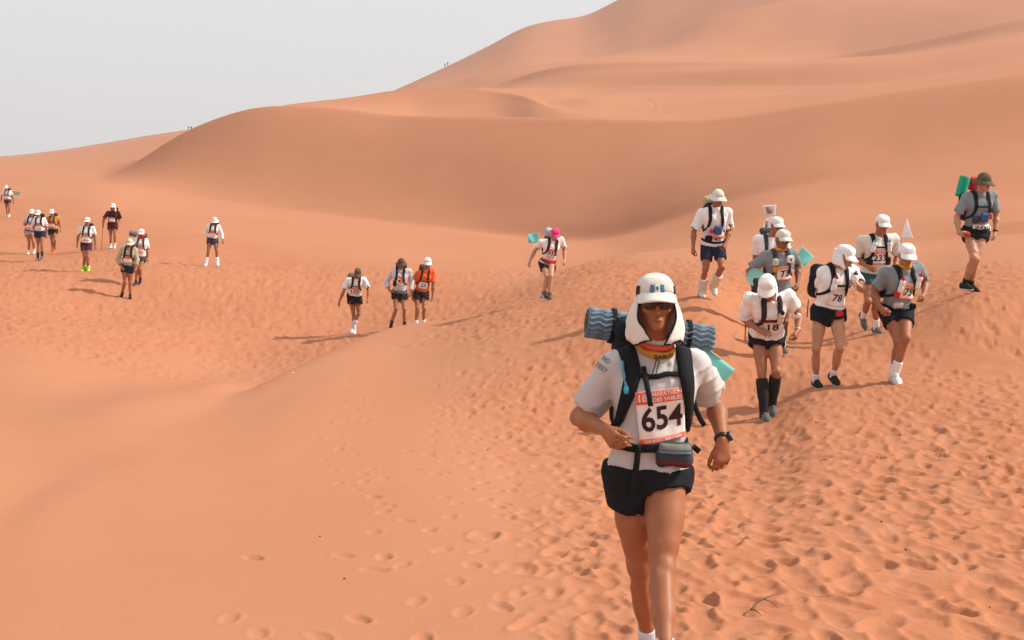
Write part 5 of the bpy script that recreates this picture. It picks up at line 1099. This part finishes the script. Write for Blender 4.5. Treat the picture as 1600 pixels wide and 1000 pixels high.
# mat and flag on her pack
add_roll(g, ray_pt(917, 503, 6.24), ray_pt(1112, 533, 6.27), .066, lambda: M('blue_grey_foam', (.17, .23, .29), rough=.6, var=.12, scale=20), 'blue-grey egg-crate sleeping mat rolled across the pack behind the white flapped cap', BLACK, waves=19, amp=.0085, at=(.20, .80))
add_flag('teal flag on a stick behind the arm of the woman with bib 654', [ray_pt(1100, 541, 6.22), ray_pt(1148, 578, 6.20), ray_pt(1108, 628, 6.16), ray_pt(1060, 588, 6.20)], TEAL, (ray_pt(1092, 535, 6.22), ray_pt(1149, 579, 6.20)), .010, 1, stick=lambda: M('pale_stick', (.45, .40, .33)))

# group on the right ---------------------------------------------------------------
g = G['r18']; add_bib(g, '18', cu=.42, cx=.02, w=.20, hgt=.20, roll=4, hd=.0); add_pack(g, 'dark backpack worn by the runner with bib 18', lambda: c('dark_brown_cloth', (.035, .025, .022)), (.14, .09, .20), .62, True, None, .62, False)
band(g, 'red_belt', [(-.14, .10, .60), (0, .2, .57), (.13, .12, .62)], .018, .006, RED(), g['body'], .012); strap_bottle(g, .085, .72, 'pale bottle on the chest strap of the runner with bib 18', lambda: M('cream_plastic', (.62, .56, .42), rough=.4), roll=-5)
for x, y0, y1 in ((1165, 502, 532), (1230, 502, 524)):
    V, F_ = g_tube([ray_pt(x, y0, 15.1) - g['root'] - g['pack_org'], ray_pt(x - 1, y1, 15.1) - g['root'] - g['pack_org']], .006, 5, 4); mesh_obj('loose_strap', V, F_, BLACK(), g['pack'])
def disc_flag(label, px, py, r, Y, m):
    e = thing('round_flag', label, 'flag', ray_pt(px, py + r, Y), 'small flags carried on the packs'); n = 28; V = []; F_ = []
    for s in (0, 1):
        for q in range(5):
            for j in range(n): t = 2 * math.pi * j / n; rr = r * q / 4 / F_PX * Y; V.append(np.array([rr * math.cos(t), .012 * s + .02 * (1 - (q / 4) ** 2), r / F_PX * Y + rr * math.sin(t)]))
    for s in (0, 1):
        for q in range(4):
            for j in range(n): o = s * 5 * n; ff = (o + q * n + j, o + q * n + (j + 1) % n, o + (q + 1) * n + (j + 1) % n, o + (q + 1) * n + j); F_.append(ff if s else ff[::-1])
    for j in range(n): F_.append((4 * n + j, 4 * n + (j + 1) % n, 9 * n + (j + 1) % n, 9 * n + j))
    mesh_obj('flag_cloth', V, F_, m(), e); V, F_ = g_tube([np.array([.03, .03, r / F_PX * Y]), np.array([.06, .06, -.35])], .005, 6, 3); mesh_obj('flag_stick', V, F_, M('pale_stick', (.45, .40, .33)), e)
disc_flag('pale teal round flag beside the bowed head of the runner with bib 18', 1181, 433, 14, 15.75, lambda: M('pale_teal_cloth', (.30, .66, .62), rough=.6))

g = G['r78']; add_bib(g, '78', cu=.36, cx=-.0, w=.19, hgt=.18, hd=0); add_pack(g, 'big black backpack worn by the runner with bib 78', BLACK, (.14, .11, .19), .52, False, None, .64, False)
strap_bottle(g, -.095, .70, 'white bottle with red cap on the shoulder strap of the runner with bib 78', capm=RED)
J = g['J']; hb = (J['WA'] + J['WB']) / 2 - g['root'] + np.array([.01, -.07, -.03]); add_bottle(g, hb, (.12, 0, 1), 'white bottle held in both hands by the runner with bib 78', None, DGREY, .20, .036)
add_pouch(g, 'belt_bag', .03, .06, .09, .07, .05, RED); band(g, 'waist_strap', [(-.15, .05, .10), (0, .18, .07), (.15, .05, .10)], .03, .006, BLACK(), g['pack'], .010, 26, g['pack_org'])
V, F_ = g_tube([ray_pt(1263, 468, 15.95) - g['root'] - g['pack_org'], ray_pt(1262, 482, 15.95) - g['root'] - g['pack_org'], ray_pt(1261, 496, 15.95) - g['root'] - g['pack_org']], .006, 5, 6); mesh_obj('loose_strap', V, F_, BLACK(), g['pack'])

g = G['r75']; add_bib(g, '75', cu=.56, cx=.02, w=.19, hgt=.20, roll=-6, hd=.26); add_pack(g, 'black backpack with bottle straps worn by the runner with bib 75', BLACK, (.13, .09, .18), .50, False, None, None, True)
strap_bottle(g, -.105, .74, 'white bottle with red cap at the shoulder strap nearer the hanging arm of bib 75', None, RED); strap_bottle(g, .125, .80, 'white bottle with red cap beside the bent arm of bib 75', None, RED, roll=-6); add_pouch(g, 'strap_pouch', -.11, .50, .07, .09, .05, RED); add_pouch(g, 'strap_pouch', -.07, .22, .12, .07, .05, GREY); add_pouch(g, 'strap_pouch', .11, .20, .08, .07, .05, BLACK)
band(g, 'yellow_cord', [(-.06, .14, .75), (-.05, .17, .58), (-.04, .17, .46)], .012, .005, YELLOW(), g['pack'], .012, 14, g['pack_org']); band(g, 'yellow_cord', [(.10, .14, .66), (.08, .17, .58), (.10, .17, .50)], .012, .005, YELLOW(), g['pack'], .012, 14, g['pack_org'])
add_flag('white pennant on a stick behind the cap of the runner with bib 75', [ray_pt(1416, 344, 16.2), ray_pt(1418, 344, 16.2), ray_pt(1427, 373, 16.2), ray_pt(1407, 372, 16.2)], WHITE, (ray_pt(1417.5, 339, 16.21), ray_pt(1404, 392, 16.2)), .004, 2)

g = G['r233']; add_bib(g, '233', cu=.50, cx=.0, w=.21, hgt=.20, roll=4, hd=.26); add_pack(g, 'dark backpack with two strap bottles worn by the runner with bib 233', BLACK, (.14, .10, .19), .52, False, None, .78, False)
strap_bottle(g, -.105, .80, 'white bottle on the chest strap of bib 233, by the shaded sleeve', None, lambda: c('cyan_cap', (.10, .42, .48)), roll=-8); strap_bottle(g, .12, .80, 'white bottle with cyan cap by the sunlit sleeve of bib 233', None, lambda: c('cyan_cap', (.10, .42, .48)), roll=8)
add_pouch(g, 'strap_pouch', -.13, .36, .09, .10, .07, BLACK); add_pouch(g, 'strap_pouch', .13, .40, .08, .12, .06, BLACK)

g = G['r73']; add_bib(g, '73', cu=.52, cx=.03, w=.20, hgt=.20, roll=5, hd=.22); add_pack(g, 'dark grey backpack worn by the runner with bib 73', DGREY, (.14, .09, .19), .54, False, None, None, False)
add_pouch(g, 'strap_pouch', -.10, .80, .075, .10, .05, lambda: c('grey_patch', (.55, .50, .46))); add_pouch(g, 'strap_pouch', .10, .86, .085, .10, .05, WHITE); add_pouch(g, 'yellow_cloth_knot', -.09, .62, .07, .08, .04, YELLOW); add_pouch(g, 'red_badge', .105, .86, .035, .035, .06, RED)
add_flag('teal flag beside the left arm of the runner with bib 73', [ray_pt(1253.6, 385, 18.9), ray_pt(1272, 401, 18.85), ray_pt(1258, 415.5, 18.8), ray_pt(1243.7, 407, 18.85)], TEAL, (ray_pt(1253.8, 383.5, 18.9), ray_pt(1241, 413, 18.85)), .012, 4)

g = G['rback']; add_pack(g, 'dark backpack mostly hidden behind the runner with bib 73', DGREY, (.13, .09, .22), .62, True, None, .62, False); add_bib(g, '', cu=.5, hd=.25)
PORT = lambda: M('printed_flag', (.66, .60, .56), rough=.7, var=.18, scale=22)
e = add_flag('white square flag with a reddish print, above the white cap', [ray_pt(1191.5, 321, 21.75), ray_pt(1213, 320, 21.75), ray_pt(1211.5, 337, 21.75), ray_pt(1194.5, 337, 21.75)], WHITE, (ray_pt(1203.5, 320, 21.77), ray_pt(1205, 385, 21.75)), .004, 3)
pr = [ray_pt(x, y, 21.68) - np.array(e.location) for x, y in ((1196, 323.5), (1209, 323), (1206.5, 333.5), (1199, 334))]; V, F_ = g_sheet(np.array([[pr[0], pr[1]], [pr[3], pr[2]]]), .004); mesh_obj('flag_print', V, F_, M('reddish_print', (.36, .20, .16), var=.4, scale=40), e)
e = add_flag('white slanted flag with a dark print, below the square flag', [ray_pt(1196, 343, 21.70), ray_pt(1206, 338, 21.7), ray_pt(1203.5, 364, 21.65), ray_pt(1187, 364, 21.65)], WHITE, (ray_pt(1206.2, 337, 21.71), ray_pt(1203, 385, 21.68)), .006, 5)
pr = [ray_pt(x, y, 21.6) - np.array(e.location) for x, y in ((1196, 345), (1202, 344), (1198, 357), (1195.5, 357))]; V, F_ = g_sheet(np.array([[pr[0], pr[1]], [pr[3], pr[2]]]), .004); mesh_obj('flag_print', V, F_, M('reddish_print', (.36, .20, .16), var=.4, scale=40), e)

g = G['r45']; add_bib(g, '45', cu=.20, cx=.04, w=.19, hgt=.10, roll=4, hd=.50, top='|'.join(('MARATHON', 'SABLES')), bottom=None); add_pack(g, 'black backpack with a blue chest pouch worn by the runner in tall cream gaiters', BLACK, (.14, .10, .22), .62, True, None, .40, True, cw=.095)
add_pouch(g, 'chest_pouch', .03, .44, .13, .14, .07, lambda: c('blue_pouch', (.05, .10, .24))); add_pouch(g, 'strap_pouch', -.09, .40, .10, .13, .06, GREY); add_pouch(g, 'red_flask', -.07, .43, .055, .07, .09, RED); add_pouch(g, 'strap_pouch', .13, .52, .05, .12, .06, WHITE); add_pouch(g, 'strap_pouch', -.10, .20, .12, .10, .06, BLACK)
f = Field(g['pack_c'] + g['U'] * .28 - .25, g['pack_c'] + g['U'] * .28 + .25, .010); cc = g['pack_c'] + g['U'] * .30 * k - g['R'] * .06; f.box(cc, (g['R'], g['F'], g['U']), (.10, .09, .075), .06, 0); f.wrinkle(.008, 35, 4, 1); f.obj('beige_stuff_sack', c('beige_sack', (.45, .34, .20)), g['pack'], g['pack_org'])

g = G['rgreen']; add_bib(g, '200', cu=.17, cx=.03, w=.27, hgt=.085, hd=0, top=None, bottom=None); add_pack(g, 'black backpack with a blue chest pouch worn by the tall runner in an olive hat', BLACK, (.15, .10, .20), .56, False, None, .70, True, cw=.10)
add_pouch(g, 'chest_pouch', .02, .44, .12, .13, .07, lambda: c('blue_pouch', (.05, .10, .24))); add_pouch(g, 'red_yellow_flask', .12, .46, .06, .09, .08, lambda: c('red_flask', (.55, .10, .05))); add_pouch(g, 'strap_pouch', -.09, .38, .11, .11, .06, DGREY)
add_roll(g, ray_pt(1500, 307, 20.62), ray_pt(1508, 276, 20.62), .078, GREEN, 'bright green foam mat rolled upright on the pack behind the olive hat', None)
f = Field(g['pack_c'] + g['U'] * .26 - .22, g['pack_c'] + g['U'] * .26 + .22, .010); cc = ray_pt(1521, 287, 20.75) - g['root']; f = Field(cc - .2, cc + .2, .010); f.box(cc, (g['R'], g['F'], g['U']), (.075, .07, .10), .05, 0); f.wrinkle(.008, 35, 5, 1); f.obj('red_stuff_sack', RED(), g['pack'], g['pack_org'])
J = g['J']; V, F_ = g_lathe(np.zeros(3), np.array([.09, -.03, .0]), [(0, .02), (.1, .026), (.8, .026), (1, .018)], 12); e = thing('red_flask', 'small red flask held low in the hand of the tall runner in an olive hat', 'flask', J['WA'] + J['hdA'] * .07 + np.array([0, -.02, 0])); mesh_obj('flask_body', V, F_, RED(), e)
Wb = J['WB'] - g['root']; wd = nrm(J['EB'] - J['WB']); r1, r2, d3 = frame_of(wd); V, F_ = g_torus(Wb + wd * .02, r1, r2, .031, .031, .012, 0, 18, 6); mesh_obj('watch', V, F_, BLACK(), g['body'])
J = G['r18']['J']; Wb = J['WB'] - G['r18']['root']; wd = nrm(J['EB'] - J['WB']); r1, r2, d3 = frame_of(wd); V, F_ = g_torus(Wb + wd * .02, r1, r2, .030, .030, .009, 0, 18, 6); mesh_obj('watch', V, F_, M('steel', (.5, .5, .5), rough=.3, metal=.8), G['r18']['body'])

# runners farther back ---------------------------------------------------------------
g = G['r332']; add_bib(g, '332', cu=.52, cx=.02, w=.23, hgt=.20, roll=-3, hd=.24); add_pack(g, 'maroon and grey backpack worn by the runner in the pink cap', MAROON, (.14, .10, .22), .64, False, None, None, True, .06); band(g, 'red_waist_band', [(-.16, .02, .16), (0, .18, .16), (.16, .02, .16)], .07, .008, RED(), g['pack'], .012, 20, g['pack_org'])
cc = g['pack_c'] + g['U'] * .27 - g['R'] * .05; f = Field(cc - .22, cc + .22, .012); f.box(cc, (g['R'], g['F'], g['U']), (.12, .09, .09), .06, 0); f.wrinkle(.010, 30, 6, 1); f.obj('grey_stuff_sack', c('grey_sack', (.42, .42, .46)), g['pack'], g['pack_org'])
add_flag('teal flag sticking out left of the pack of the runner in the pink cap', [ray_pt(842, 364, 30.3), ray_pt(824, 366, 30.3), ray_pt(826, 380, 30.25), ray_pt(840, 379, 30.25)], TEAL, (ray_pt(843, 362, 30.3), ray_pt(839, 386, 30.3)), .02, 2)
g = G['rcamo']; add_bib(g, '132', cu=.36, w=.22, hgt=.19, hd=.24); add_pack(g, 'dark olive backpack worn by the runner in the olive cap', OLIVE, (.13, .11, .17), .60, False, BLACK, .62, False, lean=-.09)
g = G['rbrim']; add_bib(g, '147', cu=.58, w=.21, hgt=.21, roll=-30, hd=.24); add_pack(g, 'black backpack worn by the runner in the brown sun hat', BLACK, (.14, .10, .22), .62, True, None, None, True); add_pouch(g, 'strap_pouch', -.12, .45, .08, .14, .06, BLACK); add_pouch(g, 'waist_pouch', .02, .16, .16, .08, .05, SLATE)
g = G['rorange']; add_bib(g, '25', cu=.40, w=.22, hgt=.17, roll=-5, hd=.0); add_pack(g, 'dark backpack worn by the runner in the orange shirt', DGREY, (.14, .10, .22), .60, True, MAROON, .55, True)
for n, lab, m in (('rsolo', 'black backpack worn by the lone runner in long white sleeves', BLACK), ('rbeige', 'black backpack worn by the runner in the wide pale hat', BLACK), ('rred', 'dark backpack worn by the runner with the red face scarf', DGREY), ('rneon', 'dark backpack worn by the runner in neon gaiters', BLACK),
                  ('rmaroon', 'black backpack worn by the runner in the maroon shirt', BLACK), ('ramber', 'dark backpack worn by the runner in the amber top', DGREY), ('rwhite', 'dark backpack worn by the front runner of the close white-capped pair', BLACK), ('rpatt', 'dark backpack worn by the half hidden runner in pinkish shorts', BLACK), ('redge', 'dark backpack worn by the tiny runner at the left edge', BLACK)):
    add_pack(G[n], lab, m, (.13, .10, .21), .62, True, None, .62, n not in ('rred', 'ramber'), .055); add_bib(G[n], '', cu=.40, w=.22, hgt=.18, hd=.26, top=None, bottom=None if n in ('rsolo',) else '')
g = G['rred']; add_roll(g, ray_pt(203, 364, 41.80), ray_pt(213, 366, 41.80), .09, lambda: c('grey_foam', (.16, .18, .21)), 'grey rolled mat on the pack left of the red face scarf', None)
V, F_ = g_torus(g['H'] - g['hU'] * .04, g['hR'], g['hF'], .085, .105, .05, 3, 20, 8); mesh_obj('face_scarf', V, F_, RED(), g['body'])
add_flag('pale green flag beside the tiny runner at the left edge', [ray_pt(20, 298, 72.8), ray_pt(32, 299.5, 72.8), ray_pt(30, 305, 72.8), ray_pt(21, 304.5, 72.8)], lambda: M('pale_green_flag', (.35, .50, .40)), None, .03, 1)
g = G['rmaroon']; hp = g['J']['WA'] + g['J']['hdA'] * .07; e = thing('trekking_pole', 'thin trekking pole beside the runner in the maroon shirt', 'trekking pole', (hp[0] - .02, hp[1] - .1, ground_z(hp[0], hp[1] - .1)));
V, F_ = g_tube([np.zeros(3), hp - np.array(e.location) + np.array([0, 0, .02])], .008, 6, 4); mesh_obj('pole_shaft', V, F_, DGREY(), e); V, F_ = g_tube([hp - np.array(e.location) - np.array([0, 0, .03]), hp - np.array(e.location) + np.array([0, 0, .10])], .016, 6, 4); mesh_obj('pole_grip', V, F_, BLACK(), e)

# climbers on the skyline: far too small to show gear --------------------------------------
def far_person(px, py, Y, hpx, m, label, seed):
    s = hpx / F_PX * Y / 1.7; f = Field(np.array([-.4, -.3, -.05]) * s, np.array([.4, .3, 1.8]) * s, .06 * s); sw = .14 if seed % 2 else .08
    for q in (-1, 1):
        f.cone(np.array([q * .09, 0, .9]) * s, np.array([q * .09 + .02, q * sw, .48]) * s, .09 * s, .07 * s, .04); f.cone(np.array([q * .09 + .02, q * sw, .48]) * s, np.array([q * .10, q * sw * 1.6, .04]) * s, .07 * s, .05 * s, .04); f.cone(np.array([q * .17, 0, 1.42]) * s, np.array([q * .27, .03, 1.12]) * s, .06 * s, .05 * s, .04); f.cone(np.array([q * .27, .03, 1.12]) * s, np.array([q * .24, -.12, .9]) * s, .05 * s, .04 * s, .04)
    f.cone(np.array([0, 0, .95]) * s, np.array([0, 0, 1.4]) * s, .15 * s, .17 * s, .05); f.ell(np.array([0, -.03, 1.62]) * s, np.eye(3), np.array([.10, .11, .13]) * s, .04); f.box(np.array([0, .2, 1.25]) * s, np.eye(3), np.array([.14, .1, .22]) * s, .05 * s, .05)
    o = f.obj('person', m(), None); p = ray_pt(px, py, Y); o.location = (p[0], p[1], p[2] - .15); tag(o, label, 'person', 'climbers on the skyline'); return o
def crest(px):
    i = int(np.argmin(np.abs(XG - px))); rows = HOR + (CAM_H - PROF[i]) * F_PX / np.maximum(ROWS, 1); ok = ROWS > 60; j = np.argmin(np.where(ok, rows, 1e9)); return rows[j], ROWS[j]
for px, hp_, lab, sd_ in ((294.6, 4.5, 'lower of two tiny dark figures on the skyline where the front dune begins', 1), (299, 4.5, 'upper of two tiny dark figures on the skyline where the front dune begins', 2), (695.3, 5.0, 'lower of two tiny dark figures climbing the skyline of the great dune', 3), (699.3, 5.0, 'upper of two tiny dark figures climbing the skyline of the great dune', 4)):
    r_, Y_ = crest(px); far_person(px, r_, Y_, hp_ + 1.5, DGREY, lab, sd_)

# litter on the sand: a dry twig and a few dark pebbles ------------------------------------
def on_ground(px, py):
    Ys = 1 / np.linspace(1 / 4.6, 1 / 26, 260); z = np.array([ground_z((px - 800) / F_PX * y, y) for y in Ys]); r = HOR + (CAM_H - z) * F_PX / Ys; j = int(np.argmax(r < py)); return np.array([(px - 800) / F_PX * Ys[j], Ys[j], z[j]])
p = on_ground(1188, 952); e = thing('dry_twig', 'dry forked twig lying on the sand beside footprints', 'twig', p); s_ = p[1] / F_PX
tw = lambda *q: [np.array([(x - 1188) * s_, -(y - 952) * s_ * 2.2, .018 + z]) for x, y, z in q]
V, F_ = g_tube(tw((1170, 962, 0), (1182, 955, .02), (1196, 950, .03), (1212, 944, .035)), [.006, .004, .002], 6, 20); mesh_obj('twig_stem', V, F_, M('dry_wood', (.16, .075, .04)), e)
V, F_ = g_tube(tw((1172, 961, 0), (1178, 966, .0), (1181, 974, -.004)), [.004, .0015], 6, 12); mesh_obj('twig_branch', V, F_, M('dry_wood'), e); V, F_ = g_tube(tw((1194, 951, .03), (1206, 952, .015), (1214, 958, 0)), [.003, .001], 6, 12); mesh_obj('twig_branch', V, F_, M('dry_wood'), e)
PEB = [(1275, 661, 3, 'dark', 'dark pebble on the churned sand to the right of the black knee gaiters'), (1406, 680, 3, 'dark', 'dark pebble on the sand straight below the white gaiters of bib 75'), (1377, 817, 4, 'dark', 'dark pebble halfway between the twig and the white gaiters of bib 75'),
       (1415, 861, 4, 'dark', 'dark pebble on the sand up and right of the twig'), (538, 906, 4, 'dark', 'dark pebble nearest the lower edge, on the smooth sand left of the lead woman'), (500, 839, 3, 'dark', 'small dark pebble on smooth sand, farthest left of the dark pebbles'),
       (458, 584, 4, 'white', 'white pebble at the tip of the sand brink in front of the dip'), (930, 824, 3, 'white', 'tiny white pebble beside the thigh of the lead woman'), (894, 897, 3, 'dark', 'dark pebble on the sand beside the knees of the lead woman'), (762, 703, 2.5, 'dark', 'tiny dark pebble left of the bent elbow of the lead woman'), (1546, 949, 3, 'dark', 'dark pebble close to the lower right corner')]
for i, (px, py, rp, kind, lab) in enumerate(PEB):
    p = on_ground(px, py); r = rp / F_PX * p[1] * .5; V, F_ = g_ell(np.array([0, 0, r * .3]), np.eye(3), (r, r * .8, r * .7), 9, 6); V = V * (1 + .18 * np.sin(V[:, :1] / r * 5 + i) * np.cos(V[:, 1:2] / r * 4)); o = mesh_obj('pebble', V, F_, M(kind + '_stone', (.05, .03, .025) if kind == 'dark' else (.7, .67, .62)), None, loc=p); tag(o, lab, 'pebble', 'pebbles on the sand')
print('done', round(time.time() - T0, 1), 's')
